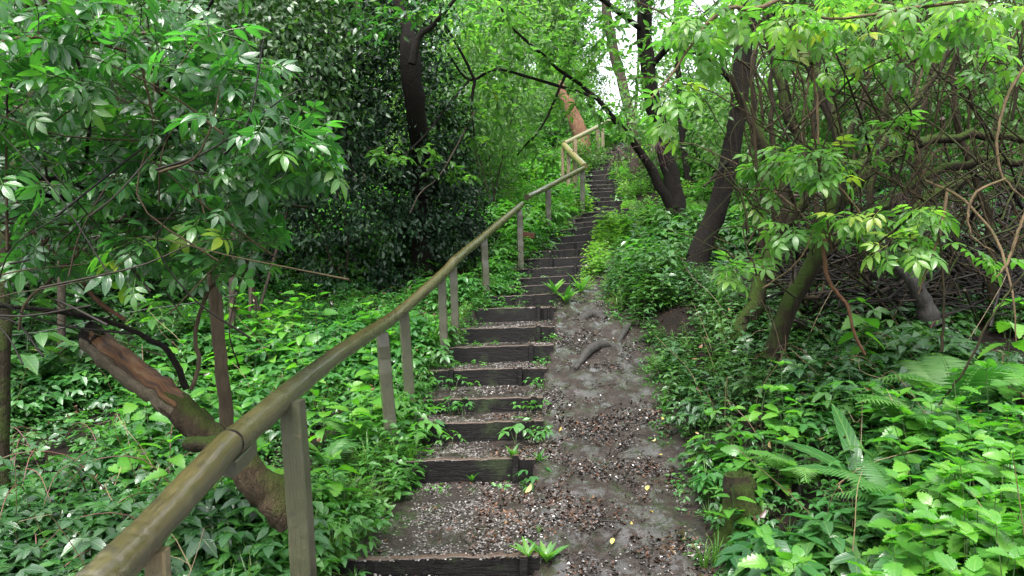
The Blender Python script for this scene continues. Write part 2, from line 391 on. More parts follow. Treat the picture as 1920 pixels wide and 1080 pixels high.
def rail_mat(name, a, b, green, rough, around=9):
    m, nt, out = new_mat(name); pos = nd(nt, 'NewGeometry').outputs['Position']
    a, b, green = (tuple(x * .62 for x in q_) for q_ in (a, b, green))
    luv = attr(nt, 'luv').outputs['Vector']
    mp = nd(nt, 'Mapping', {'Vector': luv, 'Scale': (around, 1.3, 1)}).outputs[0]
    g = noise(nt, 5, 6, mp, .68); g2 = noise(nt, 5, 4, pos); g3 = noise(nt, 16, 4, pos)
    c = ramp(nt, g, [(.28, a), (.52, tuple((x + y) / 2 for x, y in zip(a, b))), (.75, b)])
    c = mixc(nt, math_(nt, 'MULTIPLY', math_(nt, 'MULTIPLY', math_(nt, 'SUBTRACT', g2, .42), 4.5, True), .75), c, green)
    bl = math_(nt, 'MULTIPLY', math_(nt, 'SUBTRACT', noise(nt, 21, 6, pos, .75), .645), 14.0, True)
    c = mixc(nt, math_(nt, 'MULTIPLY', bl, .6), c, (.15, .09, .035))                                 # bare wood scuffs
    dk = math_(nt, 'MULTIPLY', math_(nt, 'SUBTRACT', .42, g3), 8.0, True)
    c = mixc(nt, math_(nt, 'MULTIPLY', dk, .75), c, (.02, .017, .012))
    bm = nd(nt, 'Bump', {'Strength': .7, 'Distance': .009, 'Height': math_(nt, 'ADD', g, g3)})
    p = nd(nt, 'BsdfPrincipled', {'Base Color': c, 'Roughness': math_(nt, 'ADD', math_(nt, 'MULTIPLY', g2, .3), rough), 'Normal': bm.outputs[0], 'Specular IOR Level': .6, 'Coat Weight': .8, 'Coat Roughness': .19})
    nt.links.new(p.outputs[0], out.inputs[0]); return m
M['rail'] = rail_mat('wet_rail', (.012, .010, .005), (.16, .128, .042), (.065, .062, .013), .1)
M['rail_y'] = rail_mat('yellow_rail', (.17, .14, .05), (.36, .3, .12), (.2, .2, .06), .2)
M['post'] = rail_mat('post_wood', (.006, .006, .004), (.14, .132, .06), (.05, .06, .016), .36, 75)
M['post_y'] = rail_mat('yellow_post', (.14, .1, .05), (.3, .22, .11), (.16, .16, .06), .4)

def ground_mat():
    m, nt, out = new_mat('mud_and_soil'); pos = nd(nt, 'NewGeometry').outputs['Position']
    mud = attr(nt, 'rnd').outputs['Fac']
    n1 = noise(nt, 2.2, 5, pos); n2 = noise(nt, 14, 6, pos, .7); n3 = noise(nt, 70, 4, pos, .7)
    cm = ramp(nt, math_(nt, 'ADD', math_(nt, 'MULTIPLY', n2, .6), math_(nt, 'MULTIPLY', n3, .4)), [(.3, (.006, .0048, .004)), (.55, (.024, .0192, .0165)), (.78, (.058, .0485, .043))])
    cm = mixc(nt, math_(nt, 'MULTIPLY', math_(nt, 'SUBTRACT', n1, .5), 4.0, True), cm, mixc(nt, n2, (.011, .0085, .007), (.036, .029, .025)))
    cs = ramp(nt, n2, [(.3, (.002, .0015, .001)), (.7, (.009, .0062, .004))])
    c = mixc(nt, mud, cs, cm)
    wet = math_(nt, 'MULTIPLY', math_(nt, 'SUBTRACT', noise(nt, 6.5, 6, pos, .72), .468), 11.0, True)
    r = mixc(nt, wet, (.5, .5, .5), (.1, .1, .1))
    r = mixc(nt, mud, (.85, .85, .85), r)
    hgt = math_(nt, 'ADD', math_(nt, 'MULTIPLY', n2, 1.5), math_(nt, 'MULTIPLY', n3, .3))
    b = nd(nt, 'Bump', {'Strength': math_(nt, 'SUBTRACT', .9, math_(nt, 'MULTIPLY', math_(nt, 'MULTIPLY', wet, mud), .45)), 'Distance': .012, 'Height': hgt})
    p = nd(nt, 'BsdfPrincipled', {'Base Color': c, 'Roughness': r, 'Normal': b.outputs[0], 'Specular IOR Level': math_(nt, 'ADD', .12, math_(nt, 'MULTIPLY', math_(nt, 'MULTIPLY', mud, wet), .5)), 'Coat Weight': math_(nt, 'MULTIPLY', math_(nt, 'MULTIPLY', wet, mud), 1.0), 'Coat Roughness': .03})
    nt.links.new(p.outputs[0], out.inputs[0]); return m
M['ground'] = ground_mat()

# ------------------------------------------------------------------ stair layout (from the photograph)
SD = [3.8, 5.0, 5.6, 6.1, 6.65, 7.1, 7.6, 8.2, 8.7, 9.15, 9.6, 10.05, 10.5, 10.95, 11.4, 11.85, 12.3, 12.75, 13.2, 13.65, 14.05, 14.6, 15.0, 15.4, 15.8, 16.2, 16.6, 17.0, 17.4, 17.8, 18.2, 18.6, 19.1, 19.6]
SYL = [1049, 865, 796, 751, 695, 652, 617, 579, 556, 539, 523, 505, 486, 472, 460, 446, 432, 420, 410, 399, 391, 378, 371, 360, 354, 347, 339, 329.5, 321.5, 316.5, 307.5, 300.5, 287, 281]
SYR = [1041, 858, 789, 744, 688, 646, 611, 575, 550, 531, 515, 496, 480, 465, 450.5, 434, 420, 411, 399, 391, 386, 376.5, 370, 358.5, 352.5, 345, 337, 325.5, 316, 310, 300, 293, 277, 271]
SXL = [612, 735, 746, 768, 796, 826, 858, 893, 922, 940, 955, 962, 978, 992, 1006, 1028, 1044, 1055, 1076, 1092, 1100, 1098, 1097, 1097, 1097, 1097, 1097, 1097, 1098, 1102, 1107, 1118, 1132, 1145]
SXR = [1010, 1004, 1018, 1018, 1025, 1038, 1040, 1042, 1050, 1068, 1088, 1107, 1112, 1117, 1124, 1142, 1148, 1152, 1167, 1178, 1177, 1170, 1166, 1164, 1163, 1161, 1159, 1157, 1157, 1161, 1167, 1177, 1188, 1200]
NS = len(SD)
SL = np.array([P(SXL[i], SYL[i], SD[i]) for i in range(NS)]); SR = np.array([P(SXR[i], SYR[i], SD[i]) for i in range(NS)])
SZ = (SL[:, 2] + SR[:, 2]) / 2
SD = np.array(SD)
PY = np.concatenate([[-30, 0, 2.5, 3.6], SD[0:1] + .1, SD[1:] - .05, [22, 30, 45, 80]])
PZ = np.concatenate([[-.25, -.02, .04, .07], SZ[0:1] - .03, SZ[1:] - .06, [SZ[-1] + .9, SZ[-1] + 2.9, SZ[-1] + 6, SZ[-1] + 9]])
def prof(y): return np.interp(y, PY, PZ)
def xl(y): return np.interp(y, np.concatenate([[0, 2.5], SD, [24, 40]]), np.concatenate([[-.95, -.95], SL[:, 0], [4.2, 9]]))
def xr(y): return np.interp(y, np.concatenate([[0, 2.5], SD, [24, 40]]), np.concatenate([[.1, .1], SR[:, 0], [5.0, 10]]))
def pw(y): return np.interp(y, [0, 3.8, 5.6, 7.1, 8.0, 8.8, 9.6, 11, 14, 20], [.95, .86, .93, .93, .7, .45, .3, .22, .15, .05])   # width of the muddy ramp
def vnoise(x, y, s):
    return (np.sin(x * 2.1 * s + 1.3) * np.cos(y * 1.7 * s + .4) + .5 * np.sin(x * 4.3 * s + y * 3.1 * s + 2.) + .3 * np.cos(x * 7.9 * s - y * 6.7 * s)) / 1.8
_GR = rng.normal(size=(257, 257))
def rnoise(x, y, s):
    """smooth random noise, cells of 1/s metres"""
    x = np.asarray(x, float) * s + 61.3; y = np.asarray(y, float) * s + 17.7
    i = np.floor(x).astype(int); j = np.floor(y).astype(int); u = x - i; v = y - j; u = u * u * (3 - 2 * u); v = v * v * (3 - 2 * v)
    g = lambda a, b: _GR[a % 257, b % 257]
    return (g(i, j) * (1 - u) + g(i + 1, j) * u) * (1 - v) + (g(i, j + 1) * (1 - u) + g(i + 1, j + 1) * u) * v
def sstep(a, b, v):
    t = np.clip((v - a) / (b - a), 0, 1); return t * t * (3 - 2 * t)
def base_z(x, y):
    x = np.asarray(x, float); y = np.asarray(y, float)
    z = prof(y); e = xr(y) + pw(y)
    r = x - e
    z = z + .34 * sstep(0.0, 1.0, r) + .05 * np.clip(r - 1, 0, 8)
    l = xl(y) - x
    z = z - .08 * sstep(.3, 1.6, l) + .02 * np.clip(l - 3, 0, 8)
    out = np.maximum(sstep(0, .3, r), sstep(.05, .4, l))
    z = z + vnoise(x, y, 1.) * .05 * out + vnoise(x + 3, y, 5.) * .008
    z = z + .012 * rnoise(x, y, 1.7) * (1 - out)
    return z
def corridor(x, y, m=0.0):
    return (x > xl(y) - .02 - m) & (x < xr(y) + m) & (y > SD[0] - .02) & (y < SD[-1] + .5)
def tread_end(i): return max(SZ[i] - .006, min(SZ[i] + .07, SZ[i + 1] - .155)) if i < NS - 1 else SZ[i] + .03
def gz(x, y):
    """walkable height, with the treads"""
    x = np.asarray(x, float); y = np.asarray(y, float)
    z = base_z(x, y); i = np.clip(np.searchsorted(SD, y) - 1, 0, NS - 1); i2 = np.clip(i + 1, 0, NS - 1)
    te = np.array([tread_end(k) for k in range(NS)])
    t = np.clip((y - SD[i]) / np.maximum(SD[i2] - SD[i], .1), 0, 1)
    zt = SZ[i] - .006 + (te[i] - SZ[i] + .006) * t
    xw = np.clip((x - xl(y)) / np.maximum(xr(y) - xl(y), .1), 0, 1)
    zt = zt + (xw - .5) * (SR[i, 2] - SL[i, 2])
    return np.where(corridor(x, y), np.maximum(zt, 0), z)
def ground_hit(px, py, dmin=1.5, dmax=30):
    d = np.linspace(dmin, dmax, 1500)
    q = (px - 960) / F * d; zr = CZ + (540 - py) / F * d
    k = np.argmax(zr - gz(q, d) < 0)
    return np.array([q[k], d[k], gz(q[k], d[k])])

# ------------------------------------------------------------------ ground (one sheet) and gravel treads
def build_ground():
    xs = np.unique(np.concatenate([np.linspace(-80, -8, 16), np.linspace(-8, -1.6, 46), np.arange(-1.6, 3.2, .035), np.linspace(3.2, 9, 40), np.linspace(9, 80, 16)]))
    ys = np.unique(np.concatenate([np.linspace(-30, 1, 14), np.arange(1, 10, .045), np.arange(10, 20.5, .09), np.linspace(20.5, 90, 40)]))
    X, Y = np.meshgrid(xs, ys); Z = base_z(X, Y)
    Z = Z - .3 * corridor(X, Y, -.03)
    rug = sstep(.0, .1, X - xr(Y) + .1) * (1 - sstep(0, .2, X - xr(Y) - pw(Y)))
    Z = Z + rug * (.011 * rnoise(X, Y, 3.1) + .008 * rnoise(X, Y, 7.3) + .005 * rnoise(X + 5, Y, 15.)) + rug * .003 * rng.normal(size=X.shape)
    for k in range(70):                                              # trodden footprints
        fy = rng.uniform(2.6, 8.5); fx = xr(fy) + pw(fy) * rng.uniform(.1, .9); a = rng.normal() * .35; ux = (X - fx) * math.cos(a) + (Y - fy) * math.sin(a); uy = -(X - fx) * math.sin(a) + (Y - fy) * math.cos(a)
        q_ = (ux / .05) ** 2 + (uy / .125) ** 2; Z = Z - .012 * np.exp(-q_ ** 2) + .006 * np.exp(-(q_ - 1.6) ** 2 * 2) * (q_ < 4)
    ny, nx = X.shape; i, j = np.meshgrid(np.arange(ny - 1), np.arange(nx - 1), indexing='ij')
    q = np.stack([i * nx + j, i * nx + j + 1, (i + 1) * nx + j + 1, (i + 1) * nx + j], -1).reshape(-1, 4)
    e = xr(Y) + pw(Y) + .08 * vnoise(X, Y, 3.)
    mud = (1 - sstep(-.05, .2, X - e)) * sstep(-.35, .0, X - xl(Y)) * (Y < 20.5)
    mb = MB(); mb.add(np.stack([X, Y, Z], -1).reshape(-1, 3), q, 0, mud.ravel())
    tag(mb.build('ground', M['ground']), kind='structure')
    tb = MB()
    for k in range(NS):
        y0 = SD[k] + .03; y1 = SD[k + 1] + .01 if k < NS - 1 else SD[k] + .9
        nxx, nyy = 30, max(5, int((y1 - y0) / .05))
        u, v = np.meshgrid(np.linspace(-.03, 1.0, nxx), np.linspace(0, 1, nyy)); y = y0 + (y1 - y0) * v
        x = xl(y) + (xr(y) - xl(y)) * u
        z = SZ[k] - .006 + (tread_end(k) - SZ[k] + .006) * v + (np.clip(u, 0, 1) - .5) * (SR[k, 2] - SL[k, 2]) + vnoise(x, y, 4.) * .006 + rng.normal(size=x.shape) * .002
        z = z - .04 * sstep(.95, 1.0, u) - .012 * (1 - sstep(0, .12, v))
        i, j = np.meshgrid(np.arange(nyy - 1), np.arange(nxx - 1), indexing='ij')
        q = np.stack([i * nxx + j, i * nxx + j + 1, (i + 1) * nxx + j + 1, (i + 1) * nxx + j], -1).reshape(-1, 4)
        tb.add(np.stack([x, y, z], -1).reshape(-1, 3), q, 0, 1.0)
    tag(tb.build('gravel_treads', M['ground']), kind='structure')
build_ground()

# ------------------------------------------------------------------ timber steps
ORD = ['lowest', 'second', 'third', 'fourth', 'fifth', 'sixth', 'seventh', 'eighth', 'ninth', 'tenth', 'eleventh', 'twelfth', 'thirteenth', 'fourteenth', 'fifteenth', 'sixteenth', 'seventeenth', 'eighteenth', 'nineteenth', 'twentieth']
ORD += ['twenty ' + o.replace('lowest', 'first') for o in ORD[:9]] + ['thirtieth', 'thirty first', 'thirty second', 'thirty third', 'topmost']
PEGS = {0: [.93], 1: [.86], 2: [], 3: [.93], 4: [.22, .78], 5: [.8], 6: [.83], 7: [.78], 8: [.1], 9: [.2], 10: [.85], 11: [.22, .8], 12: [.42, .95], 13: [.72], 14: [.8], 15: [.06], 16: [.86], 17: [], 18: [.9]}
def build_steps():
    for i in range(NS):
        L, R = SL[i].copy(), SR[i].copy()
        if i > 8: L[1] += .07; R[1] -= .07
        ax0 = nrm(R - L); up = np.array([0, 0, 1.]); ax2 = nrm(up - ax0 * np.dot(up, ax0)); ax1 = np.cross(ax2, ax0)
        ln = np.linalg.norm(R - L); h = .125; th = .024
        lab = ['lowest dark wet timber step with a worn brown top edge'] if i == 0 else []
        nm = (ORD[i] + ' dark wet timber step counting up from the bottom') if i < NS - 1 else 'topmost timber step where the stairs leave the frame among leaves'
        if i == 0: nm = 'lowest dark wet timber step with a worn brown top edge'
        t = thing('timber_step', nm, 'step', (L + R) / 2 - up * .2, 'timber steps climbing the slope')
        c = (L + R) / 2 - ax2 * h + ax1 * th
        if i in (1, 4, 7, 11, 12, 15, 27):                                                     # two boards end to end
            cut = {1: .87, 4: .8, 7: .8, 11: .24, 12: .44, 15: .1, 27: .75}[i]
            for (a, b, dz) in ((0, cut - .002, 0), (cut + .002, 1, -.007)):
                mb = MB(); box(mb, c + ax0 * ln * ((a + b) / 2 - .5) + ax2 * dz + ax1 * (dz * .5), (ax0, ax1, ax2), (ln * (b - a) / 2, th, h), 0, .5, .006, 14, .0022)
                mb.build('riser_board', M['board'], t, False)
        else:
            mb = MB(); box(mb, c, (ax0, ax1, ax2), (ln / 2, th, h), 0, .5, .006, 22, .0025); mb.build('riser_board', M['board'], t, False)
        for u in PEGS.get(i, [.8] if i % 3 else []):
            mb = MB(); pc = L + (R - L) * u - ax1 * .024 - up * (.13 - .004 * rng.random()) + ax2 * .008
            if i == 1: pc = pc + up * .018
            box(mb, pc, (up, ax0, ax1), (.13, .022, .0215), 0, .5, .004, 3, .001); mb.build('peg', M['board'], t, False)
build_steps()

# ------------------------------------------------------------------ handrails
def build_rails():
    seq = [(60, 1215, 1.38), (180, 1098, 1.6), (292, 984, 1.88), (430, 832, 2.4), (560, 723, 3.17), (640, 660, 3.95), (722, 606, 5.3), (763, 574, 6.0), (832, 512, 7.0), (851, 490, 7.3), (872, 472, 7.8), (910, 441, 8.75), (975, 386, 10.4), (988, 371, 10.75), (1028, 350, 12.2), (1094, 316, 13.95)]
    pts = np.array([P(*s) for s in seq])
    t = thing('handrail', 'long wet log handrail on square posts beside the lower steps', 'handrail', P(722, 800, 5.4))
    def rail(a, b, r0, r1, n, ov=0.0, sag=0.0):
        q = smooth_line(pts[a:b + 1], n); q = q + rng.normal(size=q.shape) * .0008
        d = nrm(q[-1] - q[-2]); q[-1] += d * ov
        mb = MB(); tube(mb, q, np.linspace(r0, r1, n) * (1 + .03 * np.sin(np.linspace(0, 17, n))), 24, 0, .5, .003, True, None, .022); return mb.build('rail', M['rail'], t)
    rail(0, 3, .048, .047, 60); pts3 = pts[3].copy(); pts[3] = pts3 + nrm(pts[4] - pts3) * .009 + (0, 0, -.005); rail(3, 9, .0465, .048, 110); rail(9, 12, .047, .047, 22, .1); pts[13] += (0, 0, .01); rail(13, 15, .047, .045, 16, .02)
    ck = MB(); dd = nrm(pts[4] - pts3); tube(ck, np.array([pts3 - dd * .004, pts3 + dd * .012]), [.0455, .0455], 20); ck.build('joint_crack', M['bark_dark'], t)
    # splice wedge under the joint
    w = MB(); d = nrm(pts[4] - pts[2]); upv = nrm(np.array([0, 0, 1]) - d * d[2]); sd = np.cross(d, upv)
    box(w, pts[3] + d * .05 - upv * .065 + sd * .012, (d, sd, upv), (.1, .022, .026), 0, .5, .004, 2, .001); w.build('splice_wedge', M['post'], t, False)
    def post(par, top, bot, w, m='post', lean=0.0, zb=None):
        """square post from under the rail down into the ground"""
        g = float(base_z(bot[0], bot[1])) - .12 if zb is None else zb
        b = np.array([bot[0], bot[1], g]); up = nrm(top - b)
        yaw = rng.normal() * .12 + .12; s = nrm(np.cross(np.array([-math.sin(yaw), math.cos(yaw), 0]), up)); f = np.cross(up, s)
        mb = MB(); box(mb, (top + b) / 2, (up, s, f), (np.linalg.norm(top - b) / 2, w / 2, w / 2), 0, .5, .006, 10, .0015)
        return mb.build('post', M[m], par, False)
    for (tp, bx, d, wd) in (((548, 762), 588, 2.95, .083), ((716, 630), 737, 5.25, .085), ((757, 592), 771, 5.95, .08), ((828, 527), 835, 6.95, .075), ((850, 504), 855, 7.28, .075), ((907, 452), 914, 8.7, .078), ((974, 396), 977, 10.4, .085), ((1028, 358), 1028, 12.2, .085), ((1092, 322), 1092, 13.93, .088)):
        top = P(tp[0], tp[1], d) + (0, 0, .022); b = P(bx, 900, d + .02); post(t, top, b, wd)
    # stub of the post at the lower left corner
    post(t, P(296, 1032, 1.83), P(330, 1080, 1.85), .05, 'post_y')
    # the upper, yellower rail
    u = thing('handrail', 'yellowish upper handrail turning back beyond the bend of the steps', 'handrail', P(1078, 363, 15.2))
    A, B, C, D = P(1097, 313, 14.02) + (0, .06, .02), P(1058, 272, 16.0), P(1080, 256, 17.0), P(1146, 224, 20.0)
    for (a, b, r, m) in ((A, B, .062, 'rail_y'), (B + (0, 0, .03), D, .055, 'rail_y')):
        mb = MB(); q = smooth_line([a, (a + b) / 2 + (0, 0, -.01), b], 12); tube(mb, q, r, 14, 0, .5, .01); mb.build('rail', M[m], u)
    for (px, y0, y1, d, w) in ((1055, 278, 330, 15.95, .07), (1066, 282, 335, 15.6, .075), (1078, 262, 366, 15.1, .08), (1121, 243, 290, 19.0, .1), (1130, 241, 290, 19.6, .08)):
        post(u, P(px, y0, d), P(px, y1, d), w, 'post_y', zb=min(P(px, y1, d)[2], float(base_z((px - 960) / F * d, d)) + .1) - .2)
    # offcut of timber lying behind the sixth post
    mb = MB(); g = ground_hit(985, 455); c = P(986, 440, 10.9); ax = nrm(np.array([1, .3, -.2])); u2 = np.array([0, 0, 1.]); u2 = nrm(u2 - ax * np.dot(u2, ax))
    box(mb, c, (ax, np.cross(u2, ax), u2), (.12, .04, .042), 0, .5, .008, 4, .003)
    tag(mb.build('timber_offcut', M['stick_red'], None, False), 'brown offcut of sawn timber lying behind the handrail post', 'timber')
build_rails()

# ------------------------------------------------------------------ leaf and plant templates
L_ov = leaf_t(.5); L_lance = leaf_t(.42, (.22, .5, .78), (.75, 1., .62), .22, .3)
L_sm = leaf_t(.62, (.42,), (1.,), .3, .2); L_holly = leaf_t(.5, (.35, .7), (1., .8), .5, .1)
L_nettle = serr_t(.72, 7); L_serr = serr_t(.66, 4, .25, .25, .36, .14)
ELDER = compound([(-.03, .42, -.02, 1.15, -.12, .5), (.03, .42, -.02, -1.15, -.12, .5), (-.02, .68, -.06, .95, -.2, .54), (.02, .68, -.06, -.95, -.2, .54), (0, .74, -.08, 0.05, -.3, .6)], L_lance, .010)
TRI = compound([(-.02, .5, 0, 1.25, -.1, .5), (.02, .5, 0, -1.25, -.1, .5), (0, .54, -.01, 0, -.18, .58)], L_serr, .01)
ELDER_LO = compound([(-.03, .42, -.02, 1.15, -.12, .5), (.03, .42, -.02, -1.15, -.12, .5), (-.02, .68, -.06, .95, -.2, .54), (.02, .68, -.06, -.95, -.2, .54), (0, .74, -.08, 0.05, -.3, .6)], L_ov, .010)

def plant_t(kind, n=8):
    """ground plants about one unit tall, leaves = mat 0, stems = mat 1"""
    mb = MB()
    if kind == 'herb':            # upright stem with opposite leaves
        for k in range(n):
            z = .25 + .75 * k / (n - 1); a = k * 1.57 + rng.normal() * .3; s = .42 * (1 - .45 * (z - .25))
            for sgn in (0, math.pi):
                d = np.array([[math.cos(a + sgn), math.sin(a + sgn), .15 + rng.normal() * .15]])
                scatter(mb, L_ov, np.array([[0, 0, z]]) + d * .05, d, np.array([[0, 0, 1.]]) + rng.normal(size=(1, 3)) * .2, s, np.array([rng.normal() * .08]))
        mb.add(np.array([(-.012, 0, 0), (.012, 0, 0), (0, .012, 1), (0, -.012, 0)]), np.array([(0, 1, 2), (1, 3, 2), (3, 0, 2)]), 1, .0)
    if kind == 'rosette':         # stalked trifoliate leaves from one point
        for k in range(n):
            a = k * 2.4 + rng.normal() * .3; rr = .12 + .5 * rng.random(); h = .35 + .6 * rng.random()
            e = np.array([math.cos(a) * rr, math.sin(a) * rr, h])
            for (b, s) in ((-1.15, .36), (0, .42), (1.15, .36)):
                d = np.array([[math.cos(a + b), math.sin(a + b), -.1 + rng.normal() * .12]])
                scatter(mb, L_ov, e[None], d, np.array([[0, 0, 1.]]) + rng.normal(size=(1, 3)) * .18, s * (.8 + .4 * rng.random()), np.array([rng.normal() * .07]))
            p = np.array([-math.sin(a), math.cos(a), 0]) * .012
            mb.add(np.array([p, -p, e]), np.array([(0, 1, 2)]), 1, .3)
    if kind == 'ivy':             # low flat leaves
        q = rng.uniform(-.6, .6, size=(n, 2)); z = rng.uniform(.05, .3, n)
        an = rng.uniform(0, 6.28, n); d = np.stack([np.cos(an), np.sin(an), rng.normal(size=n) * .25], -1)
        scatter(mb, L_ov, np.column_stack([q, z]), d, np.array([0, 0, 1.]) + rng.normal(size=(n, 3)) * .25, rng.uniform(.25, .42, n), rng.normal(size=n) * .1)
    if kind == 'grass':
        for k in range(n):
            a = rng.uniform(0, 6.28); r0 = rng.uniform(0, .12); ln = rng.uniform(.6, 1.1); bend = rng.uniform(.25, .95)
            d = np.array([math.cos(a), math.sin(a), 0]); p = np.array([-d[1], d[0], 0]) * .014
            pts = [d * (r0 + bend * ln * t ** 2 * .8) + np.array([0, 0, ln * (t - .42 * bend * t * t * 1.4)]) for t in (0, .35, .7, 1.)]
            v = []
            for i_, q in enumerate(pts[:3]): w = (1, .9, .6)[i_]; v += [q - p * w, q + p * w]
            v.append(pts[3]); mb.add(np.array(v), np.array([(0, 1, 3), (0, 3, 2), (2, 3, 5), (2, 5, 4), (4, 5, 6)]), 0, rng.normal() * .12, np.tile([.5, .5], (7, 1)))
    V, Fs, Ms, R, U = mb.arrays()
    return T(V, np.vstack(Fs), U, np.concatenate(Ms), R)
HERBS = [plant_t('herb', n) for n in (5, 6, 7)]; ROSES = [plant_t('rosette', n) for n in (5, 6, 8)]; IVYS = [plant_t('ivy', n) for n in (8, 11)]; GRASS = [plant_t('grass', n) for n in (22, 30)]

def cover(name, label, kinds, xy, hgt, mats, tilt=.2, rbias=.5):
    """ground cover as one stuff object"""
    if len(xy) == 0: return
    f = rnoise(xy[:, 0], xy[:, 1], 1.6) + .6 * rnoise(xy[:, 0], xy[:, 1], 4.1); keep = rng.random(len(xy)) < np.clip(.85 + .4 * f, .35, 1.); xy = xy[keep]; f = f[keep]
    if np.ndim(hgt): hgt = np.asarray(hgt)[keep]
    hgt = np.asarray(hgt) * np.clip(1.05 + .33 * rnoise(xy[:, 0] + 9, xy[:, 1], 1.3) + .1 * f, .5, 1.75)
    mb = MB(); z = gz(xy[:, 0], xy[:, 1]); pos = np.column_stack([xy, z - .01]); kp = rnoise(xy[:, 0] - 7, xy[:, 1], .9) * 1.1 + rng.normal(size=len(xy)) * .7
    pick = np.clip(((kp + 1.6) / 3.2 * len(kinds)).astype(int), 0, len(kinds) - 1)
    hh = np.broadcast_to(np.asarray(hgt), (len(xy),)) * rng.uniform(.5, 1.45, len(xy))
    for k, t in enumerate(kinds):
        m = pick == k; c = m.sum(); an = rng.uniform(0, 6.28, c)
        tan = np.stack([np.cos(an), np.sin(an), np.zeros(c)], -1); nor = np.array([0, 0, 1.]) + rng.normal(size=(c, 3)) * tilt
        sd_ = np.cross(tan, nor); 
        scatter(mb, t, pos[m], np.cross(nor, sd_), nor, hh[m], np.clip(rng.normal(size=c) * .2 + rbias, 0, 1))
    o = mb.build(name, mats); tag(o, label, 'ground cover', None, 'stuff'); return o

def region(n, y0, y1, side, near, far, power=1.0):
    """random ground points: side +1 right of the path, -1 left of the steps; near/far = lateral distances"""
    y = y0 + (y1 - y0) * rng.random(n) ** power; o = near + (far - near) * rng.random(n)
    x = xr(y) + pw(y) + o if side > 0 else xl(y) - o
    k = np.abs(x) < .74 * y + .9
    return np.column_stack([x, y])[k]
cov_l = [M['cover'], M['stem_g']]; cov_d = [M['cover_dk'], M['stem_g']]
# left bank
cover('ground_cover', 'dense green herbs covering the bank left of the handrail', HERBS + ROSES + IVYS, np.vstack([region(3000, 2.0, 9.5, -1, .28, 4.5, .8), region(4600, 2.0, 9.5, -1, .2, 4.0, .8)]), .148, cov_l)
cover('ground_cover', 'dark glossy brambles carpeting the hollow at lower left', ROSES + IVYS, np.vstack([region(2500, 1.6, 4.2, -1, .5, 3.0), region(1300, 4, 8, -1, 1.5, 5)]), .165, cov_d, rbias=.4)
cover('ground_cover', 'small ivy leaves at the foot of the handrail posts', IVYS + ROSES, region(1500, 2.6, 14, -1, -.02, .45), .12, cov_l, rbias=.6)
# right bank
cover('ground_cover', 'dull green leafy carpet on the bank right of the muddy path', HERBS + ROSES, region(3000, 4.8, 11.5, 1, .1, 3.4, .85), .2, cov_d, rbias=.6)
cover('ground_cover', 'mixed low herbs among the nettles at lower right', HERBS + IVYS + ROSES, region(1500, 1.6, 5.0, 1, .14, 2.8), .2, cov_l, rbias=.5)
cover('ground_cover', 'small leaves creeping over the right edge of the mud path', IVYS, region(420, 2.4, 10, 1, -.06, .16), .09, cov_l, rbias=.55)
# higher up
cover('ground_cover', 'bright herbs on the slope left of the upper steps', HERBS + ROSES + GRASS[:1], region(2600, 9.5, 21, -1, .05, 5.0), .26, cov_l, rbias=.85)
cover('ground_cover', 'bright grassy herbs right of the upper steps under the trees', HERBS + ROSES + GRASS[:1], region(2600, 9.0, 22, 1, .02, 5.0), .22, cov_l, rbias=.85)
cover('ground_cover', 'low green growth far up the wooded slope', HERBS, np.column_stack([rng.uniform(-16, 18, 2200), rng.uniform(20, 36, 2200)]), .5, cov_l, rbias=.8)
cov_b = [M['cover_br'], M['stem_g']]
cover('ground_cover', 'pale fresh herbs crowding the left ends of the upper steps', HERBS + IVYS + GRASS, region(1500, 10.5, 20.5, -1, -.05, 1.6), .2, cov_b, rbias=.6)
cover('ground_cover', 'pale fresh herbs crowding the right ends of the upper steps', HERBS + IVYS + GRASS, np.vstack([region(1500, 10.5, 21, 1, -.2, 1.6), region(250, 9.3, 14, 1, -.3, -.1)]), .2, cov_b, rbias=.6)
cover('ground_cover', 'herbs and ivy spilling onto the left ends of the lower steps', HERBS + IVYS + ROSES + GRASS[:1], np.vstack([region(330, 3.3, 5.7, -1, -.17, .35), region(160, 5.6, 10, -1, -.12, .2)]), .15, cov_l, rbias=.75)
cover('ground_cover', 'dark undergrowth on the slope behind the fence', HERBS + ROSES, np.column_stack([rng.uniform(-9, -3.2, 1600), rng.uniform(6, 16, 1600)]), .34, cov_d, rbias=.4)
cover('ground_cover', 'dark undergrowth behind the thicket on the right', HERBS + ROSES, np.column_stack([rng.uniform(3.6, 12, 1500), rng.uniform(8, 18, 1500)]), .34, cov_l, rbias=.4)
cover('ground_cover', 'low herbs on the bank edge below the two dark trunks', HERBS + IVYS + ROSES, np.vstack([region(700, 6.0, 11, 1, .05, 1.5), region(500, 3.0, 6.0, 1, .15, 1.6)]), .17, cov_d, rbias=.65)
cover('grass', 'fine grass tufts along both edges of steps and path', GRASS, np.vstack([region(330, 2.6, 9, -1, -.05, .8), region(160, 2.6, 9, -1, .8, 2.5), region(110, 2.4, 9, 1, .05, .8)]), .21, [M['grass'], M['stem_g']], rbias=.5)
